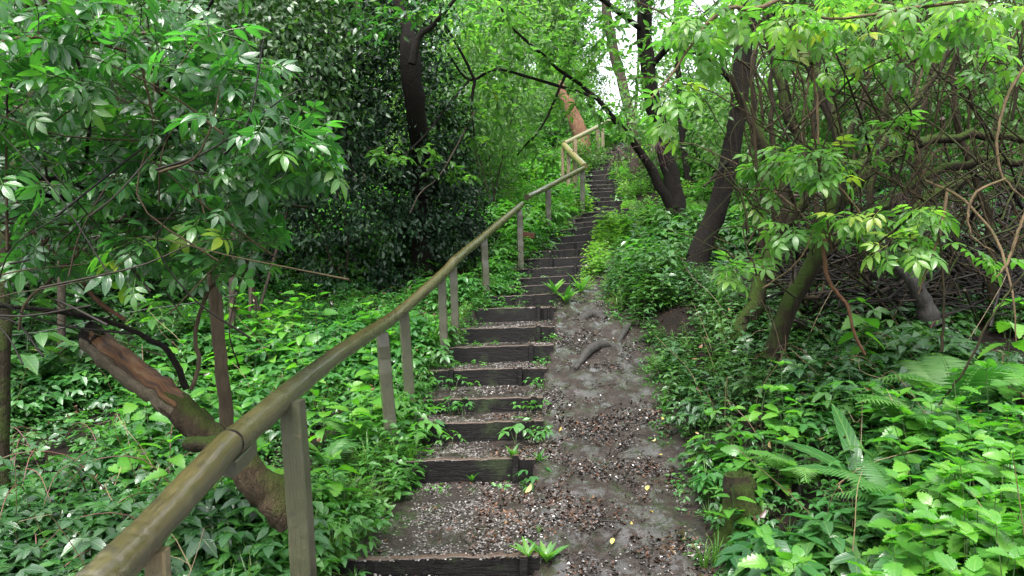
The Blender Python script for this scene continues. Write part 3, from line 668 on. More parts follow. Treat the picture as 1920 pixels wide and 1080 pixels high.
def dead_stems():
    mb = MB()
    for k, q in enumerate(np.vstack([region(90, 1.9, 7, -1, .3, 3.2), region(80, 2.2, 7, 1, .25, 2.8)])):
        c = np.array([q[0], q[1], float(gz(q[0], q[1]))]); a = rng.uniform(0, 6.28); L = rng.uniform(.25, .7); d = np.array([math.cos(a) * .6, math.sin(a) * .6, rng.uniform(.3, 1.2)]) * L
        tube(mb, smooth_line([c, c + d * .5 + rng.normal(size=3) * .03, c + d + rng.normal(size=3) * .05, c + d * 1.25 - (0, 0, .1 * L)], 8), np.linspace(.003, .001, 8), 4, 0, rng.random())
    tag(mb.build('dead_stems', M['dry'], smooth=False), 'thin dry stems poking through the undergrowth on both banks', 'dead stems', None, 'stuff')
    mb = MB(); q = np.vstack([region(260, 2, 9, -1, .1, 3.), region(220, 2.2, 9, 1, .1, 2.6)]); n = len(q); an = rng.uniform(0, 6.28, n)
    scatter(mb, LIT, np.column_stack([q, gz(q[:, 0], q[:, 1]) + rng.uniform(.08, .24, n)]), np.stack([np.cos(an), np.sin(an), rng.normal(size=n) * .4], -1), np.array([0, 0, 1.]) + rng.normal(size=(n, 3)) * .4, rng.uniform(.025, .06, n), rng.beta(2, 1.6, n))
    tag(mb.build('lodged_leaves', M['litter']), 'dead brown leaves caught in the green undergrowth', 'dead leaves', None, 'stuff')
# weeds on the treads, along the risers
w = []
for i in range(1, NS):
    n = 12 if i < 8 else 14
    u = np.concatenate([rng.beta(.8, 3.2, n) * .55, 1 - rng.beta(.9, 3, n // 2 + (4 if i > 8 else 0)) * (.35 if i < 8 else .4)])
    y = SD[i] - .05 - rng.random(len(u)) * .12; w.append(np.column_stack([SL[i, 0] + (SR[i, 0] - SL[i, 0]) * u, y]))
cover('tread_weeds', 'small weeds growing along the fronts of the timber steps', IVYS + ROSES[:1], np.vstack(w), .12, cov_l, rbias=.75)

# ------------------------------------------------------------------ litter, chips, fallen leaves, roots
CHIP = T([(-.5, -.4, 0), (.5, -.45, .05), (.45, .5, 0), (-.4, .45, .05), (0, .05, .32)], [(0, 1, 4), (1, 2, 4), (2, 3, 4), (3, 0, 4)], np.zeros((5, 2)))
def flat_scatter(mb, t, xy, size, rnd, lift, tilt):
    n = len(xy); an = rng.uniform(0, 6.28, n); z = gz(xy[:, 0], xy[:, 1]) + lift
    scatter(mb, t, np.column_stack([xy, z]), np.stack([np.cos(an), np.sin(an), np.zeros(n)], -1), np.array([0, 0, 1.]) + rng.normal(size=(n, 3)) * tilt, size, rnd)
def pathpts(n, y0, y1, a, b, power=1., clump=0.0):
    if clump:
        q = pathpts(n * 2, y0, y1, a, b, power); f = rnoise(q[:, 0], q[:, 1], 3.3) + .7 * rnoise(q[:, 0], q[:, 1], 9.); return q[rng.random(len(q)) < np.clip(.45 + clump * f, .04, 1)][:n]
    y = y0 + (y1 - y0) * rng.random(n) ** power; u = a + (b - a) * rng.random(n); lo = xl(y); hi = xr(y) + pw(y)
    return np.column_stack([lo + (hi - lo) * u, y])
mb = MB()
for (n, y0, y1, a, b, s0, s1) in ((15000, 2.6, 6, .0, .62, .007, .017), (3800, 2.6, 6, .5, 1.0, .005, .013), (7000, 6, 10, .0, .6, .009, .02), (1500, 6, 9, .6, 1.0, .008, .016), (5500, 10, 19.5, 0, .85, .014, .034)):
    q = pathpts(n, y0, y1, a, b, 1., .35); flat_scatter(mb, CHIP, q, rng.uniform(s0, s1, len(q)), rng.beta(1.6, 2.2, len(q)), -.001, .35)
tag(mb.build('gravel', M['chips'], smooth=False), 'wet grey gravel chips spread over treads and path', 'gravel', None, 'stuff')
mb = MB()
for (n, y0, y1, a, b, s0, s1) in ((9000, 2.5, 6, .5, 1.02, .008, .024), (2600, 6, 9.5, .55, 1.02, .01, .026), (1200, 9.5, 14, .85, 1.0, .012, .03)):
    q = pathpts(n, y0, y1, a, b, 1., .5); flat_scatter(mb, CHIP, q, rng.uniform(s0, s1, len(q)), rng.random(len(q)), -.002, .3)
tag(mb.build('mud_crumbs', M['crumb'], smooth=False), 'wet dark crumbs of mud trodden over the path', 'mud', None, 'stuff')
LIT = leaf_t(.55, (.3, .7), (1., .8), -.5, -.35)
mb = MB()
for (n, y0, y1, a, b) in ((3600, 2.4, 6, .35, 1.02), (450, 2.4, 6, 0, .4), (650, 6, 9, .35, 1.0), (600, 9, 16, 0, 1.)):
    q = pathpts(n, y0, y1, a, b, 1., .6); flat_scatter(mb, LIT, q, rng.uniform(.014, .042, len(q)), rng.beta(1.3, 2.6, len(q)), .004, .3)
q = region(1500, 2.5, 12, -1, .0, 1.2); flat_scatter(mb, LIT, q, rng.uniform(.02, .06, len(q)), rng.beta(1.5, 2, len(q)), .01, .4)
q = region(900, 2.5, 12, 1, .0, 1.0); flat_scatter(mb, LIT, q, rng.uniform(.02, .05, len(q)), rng.beta(1.5, 2.5, len(q)), .01, .4)
tag(mb.build('leaf_litter', M['litter']), 'brown wet leaf litter trodden into the mud', 'leaf litter', None, 'stuff')
dead_stems()
mb = MB()
for k in range(90):
    q = pathpts(1, 2.6, 7.5, .35, 1.0)[0]; a = rng.uniform(0, 6.28); ln = rng.uniform(.03, .12)
    p = [np.array([q[0] + math.cos(a) * ln * t, q[1] + math.sin(a) * ln * t]) for t in (-1, 0, 1)]
    tube(mb, np.array([[c[0] + rng.normal() * .006, c[1], float(gz(c[0], c[1])) + .006] for c in p]), [.003, .0035, .002], 4, 0, rng.random() * .5)
tag(mb.build('fallen_twigs', M['twig'], smooth=False), 'small broken twigs scattered on the muddy path', 'twigs', None, 'stuff')
fl_me = [t_mesh('fallen_leaf', leaf_t(w_, (.25, .55, .8), (.7, 1., .7), f_, d_), M['fallen'], r_) for w_, f_, d_, r_ in ((.45, -.4, -.3, .2), (.5, .3, .2, .6), (.55, -.2, -.5, .95))]
for k, (px, py, s, lab) in enumerate(((1235, 962, .075, 'yellow fallen leaf on the mud below the mossy stump'), (1215, 915, .06, 'pale fallen leaf by the twigs on the path'), (985, 928, .075, 'yellow fallen leaf in front of the second step'), (1048, 812, .04, 'small yellow leaf on the path right of the third step'), (1232, 858, .06, 'cream fallen leaf near the right edge of the mud'), (1270, 1005, .09, 'long yellow leaf beside the nettles at the path edge'), (1188, 993, .05, 'yellow leaf lying among brown litter at the bottom'), (1240, 785, .05, 'buff leaf on the bare mud by the right bank'), (1300, 870, .06, 'whitish leaf at the foot of the right bank'), (1155, 738, .045, 'yellowish leaf on the path beside the root'), (1150, 1015, .055, 'curled tan leaf near the bottom of the path'), (1222, 832, .045, 'tiny pale leaf on the smooth mud'))):
    g = ground_hit(px, py); o = bpy.data.objects.new('fallen_leaf', fl_me[k % 3]); COL.objects.link(o); o.location = g + (0, 0, .012); o.scale = (s,) * 3
    o.rotation_euler = (rng.normal() * .2, rng.normal() * .2, rng.uniform(0, 6.28)); tag(o, lab, 'leaf', 'fallen leaves on the path')
def root(pp, lab):
    pts = []
    for (px, py, w_, lift) in pp:
        g = ground_hit(px, py); pts.append(np.append(g + (0, 0, lift), w_ / 2 * g[1] / F))
    q = smooth_line(pts, 18); mb = MB(); tube(mb, q[:, :3] + rng.normal(size=(18, 3)) * .003, q[:, 3], 9, 0, .5, .05)
    tag(mb.build('tree_root', M['log_grey']), lab, 'root', 'roots crossing the mud path')
root([(1078, 690, 8, -.02), (1098, 668, 17, .012), (1118, 655, 20, .03), (1142, 650, 14, .01), (1165, 652, 8, -.02)], 'thick bent root arching out of the mud beside the steps')
root([(1153, 652, 6, -.02), (1166, 632, 12, .012), (1178, 615, 12, .015), (1188, 600, 9, -.02)], 'slim pale root running up the path near the right bank')
root([(1085, 600, 12, -.02), (1110, 592, 22, .02), (1135, 596, 16, -.02)], 'short humped root across the path where it narrows')

# ------------------------------------------------------------------ woody plants
def grow(skel, tips, r0=.006, r1=.0018, seg=7, droop=.12):
    """join every tip to the nearest point already in the skeleton"""
    S = [np.asarray(s) for s in skel]; pts = np.vstack(S); tw = []
    d0 = np.array([np.min(np.linalg.norm(pts - t, axis=1)) for t in tips])
    for k in np.argsort(d0):
        t = tips[k]; d = np.linalg.norm(pts - t, axis=1); a = pts[np.argmin(d)]; L = d.min()
        m = (a + t) / 2 + rng.normal(size=3) * L * .12 + np.array([0, 0, L * droop])
        q = smooth_line([a, m, t], seg); r = r0 * min(1.0, .35 + L)
        tw.append((q, np.linspace(r, r1, seg))); pts = np.vstack([pts, q[2:]])
    return tw
def blob_tips(blobs):
    o = []
    for (c, rad, n) in blobs: o.append(c + rand_dir(n) * np.asarray(rad) * rng.random((n, 1)) ** .45)
    return np.vstack(o)
def leaf_frames(tw, ts, spread=.9, up=.9, back=0.0):
    pos, tan, nor = [], [], []
    for q, r in tw:
        n = len(q)
        for t in ts:
            i = min(n - 1, int(t * (n - 1))); d = nrm(q[i] - q[max(i - 1, 0)] + 1e-6) if i else nrm(q[1] - q[0])
            sgn = rng.choice([-1, 1]); s = nrm(np.cross(d, [0, 0, 1]) + rng.normal(size=3) * .25) * sgn
            k = spread if t < 1 else .15
            pos.append(q[i]); tan.append(nrm(d * (1 - k * .5) + s * k + np.array([0, 0, -.15 + rng.normal() * .2]))); nor.append(np.array([0, 0, 1.]) + rng.normal(size=3) * (1 - up) * 3 * .35)
    return np.array(pos), np.array(tan), np.array(nor)
def put_leaves(par, me, t, fr, size, nobj, backmat, name='leaf'):
    """nearest leaves as parts, the rest as one stuff part"""
    pos, tan, nor = fr; s, ta, no = basis(tan, nor); sz = rng.uniform(*size, len(pos))
    inview = (np.abs(pos[:, 0]) < .72 * pos[:, 1] + .1) & (pos[:, 1] > .8) & (np.abs(pos[:, 2] - CZ) < .42 * pos[:, 1] + .1)
    o = np.argsort(np.where(inview, pos[:, 1] / sz, 1e6))
    for k in o[:nobj]: place(name, me[int(rng.integers(len(me)))] if isinstance(me, list) else me, par, pos[k], s[k], ta[k], no[k], sz[k])
    r = o[nobj:]
    if len(r):
        mb = MB(); scatter(mb, t, pos[r], tan[r], nor[r], sz[r], np.clip(rng.normal(size=len(r)) * .22 + .5, 0, 1)); tag(mb.build('foliage', backmat, par), kind='stuff')
def limb(par, name, pp, m, sides=8, n=16, jit=.0025, rough=.05):
    pts, rad = pxline(pp, n, jit); mb = MB(); tube(mb, pts, rad, sides, 0, rng.random(), rough); mb.build(name, M[m], par); return pts
def twigs_part(par, tw, m='twig', sides=4):
    mb = MB()
    for q, r in tw: tube(mb, q, r, sides, 0, rng.random() ** 1.5, 0, False)
    tag(mb.build('twigs', M[m], par), kind='stuff')

elder_me = t_mesh('elder_leaf', ELDER, M['elder']); elderp_me = t_mesh('elder_leaf', ELDER, M['elder_pale'])
cherry_me = t_mesh('cherry_leaf', L_lance, M['cherry'])

def left_elder():
    t = thing('elder_bush', 'large leafy elder bush with arching stems left of the handrail', 'bush', ground_hit(425, 815, 3.0))
    sk = [limb(t, 'trunk', [(428, 850, 3.7, 26), (424, 770, 3.7, 25), (415, 690, 3.72, 24), (405, 590, 3.75, 24), (400, 500, 3.75, 24), (392, 410, 3.7, 20), (360, 300, 3.6, 16), (300, 180, 3.4, 12), (270, 60, 3.2, 9)], 'bark_elder', 10, 26),
          limb(t, 'branch', [(395, 430, 3.7, 12), (430, 360, 3.6, 11), (330, 270, 3.3, 9), (360, 230, 3.2, 7)], 'bark_dark'),
          limb(t, 'branch', [(350, 730, 3.3, 13), (330, 680, 3.3, 12), (305, 650, 3.3, 12), (230, 612, 3.3, 10), (120, 585, 3.25, 9), (-60, 568, 3.2, 7)], 'bark_dark'),
          limb(t, 'branch', [(358, 730, 3.3, 9), (372, 690, 3.3, 8), (368, 620, 3.3, 8), (395, 540, 3.25, 7), (470, 500, 3.1, 6), (510, 490, 3.0, 4)], 'bark_elder'),
          limb(t, 'branch', [(235, 600, 3.3, 8), (180, 560, 3.3, 8), (110, 480, 3.25, 7), (60, 430, 3.2, 6), (5, 330, 3.1, 5)], 'stick_red'),
          limb(t, 'branch', [(-60, 332, 3.0, 12), (60, 335, 3.05, 13), (150, 345, 3.1, 13), (220, 385, 3.2, 14), (300, 430, 3.4, 16), (395, 500, 3.7, 18)], 'bark_dark', 8, 20),
          limb(t, 'branch', [(-60, 355, 3.1, 10), (60, 362, 3.1, 10), (160, 380, 3.2, 10), (240, 390, 3.2, 10)], 'bark_dark'),
          limb(t, 'branch', [(240, 395, 3.2, 12), (262, 350, 3.15, 11), (290, 310, 3.1, 10), (315, 260, 3.05, 9), (360, 232, 3.0, 7), (470, 250, 2.9, 5), (560, 280, 2.85, 3)], 'bark_dark'),
          limb(t, 'branch', [(-60, 100, 2.6, 7), (30, 72, 2.7, 7), (150, 78, 2.8, 6), (250, 100, 2.9, 6), (270, 150, 2.95, 5), (290, 230, 3.0, 4)], 'cane'),
          limb(t, 'branch', [(105, 430, 3.1, 7), (75, 470, 3.05, 7), (150, 470, 3.1, 6), (55, 560, 3.0, 6), (35, 620, 3.0, 5)], 'bark_elder'),
          limb(t, 'branch', [(120, 350, 3.1, 9), (160, 300, 3.0, 8), (165, 210, 3.0, 7), (140, 100, 2.9, 6), (60, 0, 2.8, 5)], 'bark_dark'),
          limb(t, 'branch', [(300, 180, 3.4, 8), (350, 90, 3.3, 7), (400, 0, 3.2, 6)], 'bark_dark')]
    bl = [(P(60, 60, 2.9), (.7, .6, .4), 40), (P(200, 90, 2.9), (.5, .6, .4), 34), (P(80, 220, 2.9), (.6, .6, .4), 34), (P(260, 200, 3.1), (.5, .6, .4), 34), (P(430, 250, 2.9), (.4, .5, .26), 26), (P(530, 270, 2.8), (.17, .3, .15), 14), (P(500, 320, 2.9), (.2, .3, .12), 8), (P(330, 320, 3.2), (.4, .4, .3), 28), (P(380, 420, 3.2), (.33, .35, .22), 22), (P(160, 300, 3.1), (.5, .5, .3), 22), (P(440, 480, 3.0), (.2, .3, .15), 10), (P(300, 30, 2.9), (.35, .4, .3), 18), (P(60, 420, 3.3), (.4, .4, .2), 8), (P(240, 490, 2.8), (.1, .2, .1), 4), (P(40, 330, 2.9), (.3, .4, .25), 18), (P(110, 470, 3.0), (.3, .4, .12), 14), (P(330, 470, 3.0), (.22, .3, .12), 12), (P(560, 290, 2.8), (.1, .2, .06), 6), (P(450, 380, 3.0), (.16, .3, .16), 10), (P(400, 120, 2.8), (.16, .3, .12), 7), (P(440, 80, 2.7), (.14, .3, .1), 6)]
    tw = grow(sk, blob_tips(bl), .005, .0016); twigs_part(t, tw)
    arcs = []
    for k in range(70):
        c = P(rng.uniform(-40, 460), rng.uniform(150, 660), rng.uniform(2.5, 3.6)); a = rng.uniform(-1.5, 1.5); L = rng.uniform(.15, .5); v = np.array([math.sin(a), rng.normal() * .3, math.cos(a) * .7]) * L
        arcs.append((smooth_line([c - v, c + rng.normal(size=3) * L * .15, c + v, c + v * 1.5 + rng.normal(size=3) * L * .3], 12), np.linspace(rng.uniform(.0025, .006), .0012, 12)))
    twigs_part(t, arcs[:45], 'twig', 5); twigs_part(t, arcs[45:], 'twig_pale', 5)
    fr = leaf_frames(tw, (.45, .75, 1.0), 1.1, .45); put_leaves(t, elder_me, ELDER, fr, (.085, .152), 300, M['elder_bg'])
left_elder()

def broken_log():
    t = thing('broken_log', 'leaning broken log with orange rotten wood and mossy foot behind the handrail', 'log', ground_hit(530, 960, 2.7))
    pts, rad = pxline([(168, 632, 3.35, 52), (230, 680, 3.3, 56), (300, 735, 3.25, 56), (370, 795, 3.2, 56), (430, 850, 3.15, 58), (490, 905, 3.1, 66), (545, 965, 3.1, 80)], 34, .006)
    mb = MB(); tube(mb, pts[12:], rad[12:] * np.concatenate([[.8, .93], np.ones(len(rad) - 14)]), 16, 0, .5, .09); mb.build('mossy_base', M['log_moss'], t)
    # upper half: the bark shell is gone from the upper side, where the bare wood shows
    up = lambda x: 1.0 if math.radians(190) < x < math.radians(355) else 0.0
    mb = MB(); tube(mb, pts[:15], rad[:15] * np.linspace(1.0, 1.0, 15), 28, 0, .5, .03, True, lambda x: 1.0 if not up(x) else .55); mb.build('bark', M['log_pale'], t)
    mb = MB(); q = pts[:15]; tube(mb, q, rad[:15] * .93, 28, 0, .5, .035, True, lambda x: 1.0 if up(x) else .6); mb.build('rotten_wood', M['rot'], t)
    mb = MB(); q = pts[:16] + np.array([-.012, -.7, -.012]) * rad[:16, None] * .62; tube(mb, q, rad[:16] * .3, 8, 0, .5, .2); mb.build('dark_crevice', M['bark_dark'], t)
    mb = MB()
    tube(mb, pts[:3] + (-.005, -.01, .02), rad[:3] * .75, 10, 0, .5, .2); mb.build('broken_end', M['bark_dark'], t)
    mb = MB(); tube(mb, smooth_line([P(352, 832, 3.1), P(395, 833, 3.05), P(430, 838, 3.1)], 7), [.028, .034, .03, .036, .036, .04, .04], 9, 0, .5, .12); mb.build('knot_stub', M['bark_moss'], t)
def rot_mat():
    m, nt, out = new_mat('rotten_wood'); pos = nd(nt, 'NewGeometry').outputs['Position']
    mp = nd(nt, 'Mapping', {'Vector': attr(nt, 'luv').outputs['Vector'], 'Scale': (1.6, 2.2, 1)}).outputs[0]
    g = noise(nt, 9, 6, mp, .75); g2 = noise(nt, 2.2, 5, mp, .65)
    c = ramp(nt, g2, [(.36, (.012, .008, .006)), (.46, (.085, .036, .012)), (.56, (.17, .075, .022)), (.66, (.2, .14, .08))])
    c = mixc(nt, .7, c, mixc(nt, g, (.1, .1, .1), (1.6, 1.5, 1.4)), 'MULTIPLY')
    b = nd(nt, 'Bump', {'Strength': 1.0, 'Distance': .03, 'Height': math_(nt, 'ADD', g, g2)}); p = nd(nt, 'BsdfPrincipled', {'Base Color': c, 'Roughness': .55, 'Normal': b.outputs[0]})
    nt.links.new(p.outputs[0], out.inputs[0]); return m
M['rot'] = rot_mat(); M['log_moss'] = bark_mat('mossy_log', (.012, .009, .005), (.085, .06, .034), .75, 5, .32, mosscol=(.06, .085, .014), bump=1.0, stretch=.5); M['log_pale'] = bark_mat('weathered_log', (.05, .04, .026), (.17, .14, .095), .6, 6, .2, stretch=.6); broken_log()

# ---- tree with forked trunk right of the steps, its limb arching over them
def cherry_tree():
    t = thing('cherry_tree', 'dark forked tree right of the steps with a limb arching over them', 'tree', ground_hit(1265, 425, 9, 14))
    sk = [limb(t, 'trunk', [(1270, 440, 11, 44), (1269, 400, 11, 36), (1260, 340, 11, 32), (1243, 270, 11, 30), (1224, 190, 11, 28), (1211, 100, 11, 28), (1208, 0, 11, 27), (1215, -150, 11, 24), (1200, -320, 11, 14)], 'bark_dark', 14, 30, .008),
          limb(t, 'limb', [(1262, 395, 11, 22), (1234, 345, 10.9, 19), (1208, 295, 10.8, 16), (1168, 240, 10.6, 12), (1112, 178, 10.4, 8), (1050, 130, 10.2, 6.5), (990, 80, 10, 5.5), (945, 30, 9.8, 5), (930, -30, 9.7, 6)], 'bark_dark', 10, 26, .008),
          limb(t, 'branch', [(1110, 180, 10.4, 7), (1010, 150, 10.1, 6), (930, 130, 9.9, 5), (880, 150, 9.8, 5), (840, 100, 9.6, 4)], 'bark_dark'),
          limb(t, 'branch', [(890, 150, 9.8, 7), (885, 200, 9.8, 4), (890, 260, 9.8, 3)], 'bark_dark'),
          limb(t, 'branch', [(890, 150, 9.8, 6), (860, 90, 9.7, 5), (830, 40, 9.6, 5), (800, -10, 9.5, 4)], 'bark_dark'),
          limb(t, 'branch', [(880, 150, 9.8, 5), (830, 210, 9.2, 4), (790, 260, 8.7, 3.4), (740, 300, 8.4, 2.6), (690, 285, 8.2, 2)], 'bark_dark'), limb(t, 'branch', [(890, 210, 9.8, 4), (830, 320, 9.0, 3), (790, 360, 8.6, 2.4), (768, 400, 8.5, 2)], 'bark_wood'),
          limb(t, 'branch', [(1060, 140, 10.2, 5), (1020, 230, 10.2, 4), (970, 290, 10.2, 3)], 'bark_dark'),
          limb(t, 'branch', [(1215, 130, 11, 14), (1280, 60, 10.6, 10), (1340, 10, 10.2, 7), (1400, -60, 10, 5)], 'bark_dark'),
          limb(t, 'branch', [(1210, 60, 11, 12), (1130, 0, 10.6, 9), (1050, -60, 10.2, 6)], 'bark_dark')]
    bl = [(P(1000, 60, 10), (.9, .9, .45), 60), (P(880, 60, 9.6), (.8, .8, .4), 46), (P(1100, 100, 10.4), (.7, .8, .5), 50), (P(930, 170, 10), (.7, .7, .35), 40), (P(1080, 190, 10.3), (.5, .6, .3), 26), (P(870, 230, 9.8), (.5, .5, .35), 20), (P(960, 260, 10.2), (.45, .5, .25), 22), (P(760, 30, 9.4), (.6, .6, .35), 22), (P(1150, 20, 10.6), (.8, .8, .5), 40), (P(1270, 40, 10.6), (.7, .7, .4), 34), (P(1140, 210, 10.5), (.35, .4, .3), 16), (P(1050, 120, 10.6), (.4, .5, .25), 18), (P(1200, 120, 10.4), (.3, .4, .35), 14), (P(1120, 40, 10.6), (.45, .5, .35), 26), (P(1020, 110, 9.9), (.4, .3, .2), 16), (P(1170, 250, 10.3), (.2, .2, .15), 8), (P(780, 200, 9.4), (.3, .4, .4), 10), (P(725, 290, 8.3), (.3, .3, .12), 9), (P(800, 300, 8.6), (.2, .3, .2), 8), (P(860, 330, 9.3), (.25, .3, .12), 8), (P(1010, 300, 10.4), (.3, .4, .12), 10), (P(1040, -100, 10), (1.6, 1.5, .6), 70), (P(1230, -230, 11), (1.8, 1.6, 1.0), 80)]
    tw = grow(sk, blob_tips(bl), .008, .002); twigs_part(t, tw)
    fr = leaf_frames(tw, (.3, .5, .65, .8, .9, 1.0), 1.0, .6); put_leaves(t, cherry_me, L_lance, fr, (.09, .15), 300, M['cherry_bg'])
cherry_tree()

def simple_tree(name, lab, cat, pp, m='bark_dark', branches=(), blobs=(), leaf=(L_ov, .1, 'wood'), group=None, n=22, sides=12):
    g = ground_hit(pp[0][0], pp[0][1], max(2, pp[0][2] - 3), pp[0][2] + 4)
    t = thing(name, lab, cat, g, group); base = pp[0]; b0 = P(*base[:3]); dz = (b0[2] - float(gz(b0[0], b0[1])) + .1)
    pp = [(base[0], base[1] + max(0, dz) * F / base[2], base[2], base[3] * 1.12)] + list(pp)
    sk = [limb(t, 'trunk', pp, m, sides, n, .006)] + [limb(t, 'branch', b, m) for b in branches]
    if blobs:
        tw = grow(sk, blob_tips(blobs), .007, .002); twigs_part(t, tw)
        fr = leaf_frames(tw, (.4, .6, .8, 1.0), 1.0, .6); mb = MB(); scatter(mb, leaf[0], fr[0], fr[1], fr[2], rng.uniform(.7, 1.2, len(fr[0])) * leaf[1], np.clip(rng.normal(size=len(fr[0])) * .25 + .5, 0, 1)); tag(mb.build('foliage', M[leaf[2]], t), kind='stuff')
    return t
simple_tree('tree', 'thick dark leaning trunk between the steps and the tangled thicket', 'tree', [(1302, 515, 8.8, 54), (1317, 460, 8.8, 42), (1337, 410, 8.8, 38), (1364, 320, 8.8, 35), (1382, 220, 8.8, 34), (1391, 120, 8.8, 34), (1398, 40, 8.8, 33), (1410, -120, 8.8, 28), (1400, -350, 8.8, 16)],
            branches=[[(1385, 170, 8.8, 12), (1330, 110, 8.5, 8), (1280, 95, 8.2, 5)], [(1395, 60, 8.8, 16), (1460, 20, 8.5, 11), (1530, -30, 8.2, 8)], [(1372, 290, 8.8, 9), (1340, 330, 8.5, 6), (1320, 350, 8.3, 4)]],
            blobs=[(P(1300, 60, 8.3), (.5, .5, .3), 24), (P(1480, -20, 8.3), (.8, .8, .4), 40), (P(1330, 200, 8.5), (.4, .4, .3), 14), (P(1400, -280, 8.8), (1.6, 1.6, .9), 90)], leaf=(L_lance, .11, 'cherry_bg'))
simple_tree('young_tree', 'thin dark sapling trunk between the forked tree and the leaning trunk', 'tree', [(1297, 370, 14, 13), (1285, 300, 14, 12), (1277, 220, 14, 12), (1272, 130, 14, 11), (1268, 0, 14, 9)], blobs=[(P(1290, 150, 14), (.9, .8, .8), 40)])
simple_tree('young_tree', 'slim tree leaning left behind the forked trunk high on the slope', 'tree', [(1190, 260, 17, 20), (1170, 170, 17, 19), (1152, 100, 17, 19), (1138, 30, 17, 18), (1130, -60, 17, 16)], 'bark_wood', blobs=[(P(1180, 190, 17), (.9, .8, .8), 40)])
simple_tree('old_trunk', 'pale orange bare trunk leaning beyond the upper handrail', 'tree', [(1092, 264, 18.6, 30), (1080, 230, 18.6, 28), (1066, 195, 18.6, 25), (1056, 175, 18.6, 20), (1052, 160, 18.6, 13), (1050, 152, 18.6, 4)], 'bark_pale')
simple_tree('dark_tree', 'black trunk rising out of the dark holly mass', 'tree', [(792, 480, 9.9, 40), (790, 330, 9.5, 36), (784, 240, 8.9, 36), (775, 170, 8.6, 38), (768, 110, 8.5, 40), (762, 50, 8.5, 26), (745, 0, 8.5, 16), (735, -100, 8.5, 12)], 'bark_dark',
            branches=[[(772, 120, 8.2, 16), (785, 70, 8.2, 13), (810, 50, 8.2, 11), (835, 20, 8.1, 8), (870, -20, 8, 6)]], blobs=[(P(720, 20, 8), (.6, .5, .25), 34), (P(690, 60, 7.8), (.3, .4, .18), 16), (P(850, 30, 8), (.4, .4, .25), 18)], leaf=(L_lance, .1, 'elder_bg'))

# ---- leaf masses
def clumps(c, rad, n, per, size, spread, t, up=.5, shell=.35, skirt=True, rmean=.5):
    d = rand_dir(n, .15); k = rng.random((n, 1)) ** shell; cc = c + d * np.asarray(rad) * k
    pos = (cc[:, None, :] + rng.normal(size=(n, per, 3)) * spread * np.array([1, 1, .7])).reshape(-1, 3)
    ok = pos[:, 2] > base_z(pos[:, 0], pos[:, 1]) - .05; pos = pos[ok]
    out = nrm(pos - c); m = len(pos); tan = nrm(rand_dir(m) * .8 + out * .6 + np.array([0, 0, -.35])); nor = out * (1 - up) + np.array([0, 0, up]) + rng.normal(size=(m, 3)) * .38
    rr = np.clip(np.repeat(rng.normal(size=n) * .2, per)[ok] + rng.normal(size=m) * .13 + rmean, 0, 1)
    return pos, tan, nor, rng.uniform(.7, 1.25, m) * size, rr
def bush(name, lab, cat, c, rad, n, per, size, spread, t, m, group=None, stems=6, up=.5, bark='bark_wood', stem_r=.02, rmean=.5):
    g = np.array([c[0], c[1], float(base_z(c[0], c[1]))]); o = thing(name, lab, cat, g, group)
    for k in range(stems):
        e = c + rand_dir(1)[0] * np.asarray(rad) * .7; mb = MB(); b = g + np.array([rng.normal() * .2, rng.normal() * .2, -.1])
        q = smooth_line([b, (b * .5 + e * .5) + rng.normal(size=3) * .15, e], 9); tube(mb, q, np.linspace(stem_r, stem_r * .3, 9), 6, 0, .5, .05); mb.build('stem', M[bark], o)
    mb = MB(); pos, tan, nor, sz, rr = clumps(c, rad, n, per, size, spread, t, up, rmean=rmean); scatter(mb, t, pos, tan, nor, sz, rr); tag(mb.build('foliage', M[m], o), kind='stuff'); return o
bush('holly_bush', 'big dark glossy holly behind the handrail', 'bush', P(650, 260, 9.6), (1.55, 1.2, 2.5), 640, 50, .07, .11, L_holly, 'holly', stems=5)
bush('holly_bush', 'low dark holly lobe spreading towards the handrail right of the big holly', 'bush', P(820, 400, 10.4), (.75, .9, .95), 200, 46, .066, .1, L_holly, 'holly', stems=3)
bush('hedge_bush', 'mid green tall shrub above the elder at upper left', 'bush', P(480, 60, 8.2), (1.2, 1.0, 1.5), 190, 55, .075, .2, L_ov, 'hedge', stems=5)
bush('hedge_bush', 'dark tall shrub behind the chain link fence', 'bush', P(150, 250, 10.5), (2.6, 1.4, 2.8), 300, 55, .09, .25, L_ov, 'hedge', stems=7, rmean=.3)
bush('hedge_bush', 'dark shrub filling the far left edge behind the elder', 'bush', P(-120, 300, 7.5), (1.6, 1.2, 2.3), 190, 50, .08, .22, L_ov, 'hedge', stems=5, rmean=.3)
bush('hazel_bush', 'bright leafy bush above the upper handrail left of the orange trunk', 'bush', P(860, 260, 15.5), (1.4, 1.4, 1.3), 210, 45, .1, .22, L_ov, 'wood', stems=5, rmean=.6)
bush('hazel_bush', 'pale green bush between the holly and the upper steps', 'bush', P(900, 150, 13), (1.5, 1.3, 1.6), 220, 45, .09, .22, L_ov, 'wood', stems=5)
bush('hazel_bush', 'leafy bush behind the thin sapling right of the steps', 'bush', P(1310, 200, 15), (1.6, 1.2, 1.8), 200, 45, .1, .24, L_ov, 'wood', stems=5)
bush('hazel_bush', 'green bush behind the leaning trunk and thicket stems', 'bush', P(1480, 240, 12.5), (1.5, 1.2, 1.9), 210, 45, .1, .24, L_ov, 'wood', stems=5)
bush('hazel_bush', 'green bush behind the tangled branches on the right', 'bush', P(1700, 130, 11.5), (1.6, 1.2, 1.4), 200, 45, .1, .24, L_ov, 'wood', stems=6)
bush('hazel_bush', 'green bush at the far right edge behind the brushwood', 'bush', P(1930, 180, 10.5), (1.5, 1.2, 1.5), 190, 45, .09, .24, L_ov, 'wood', stems=6)
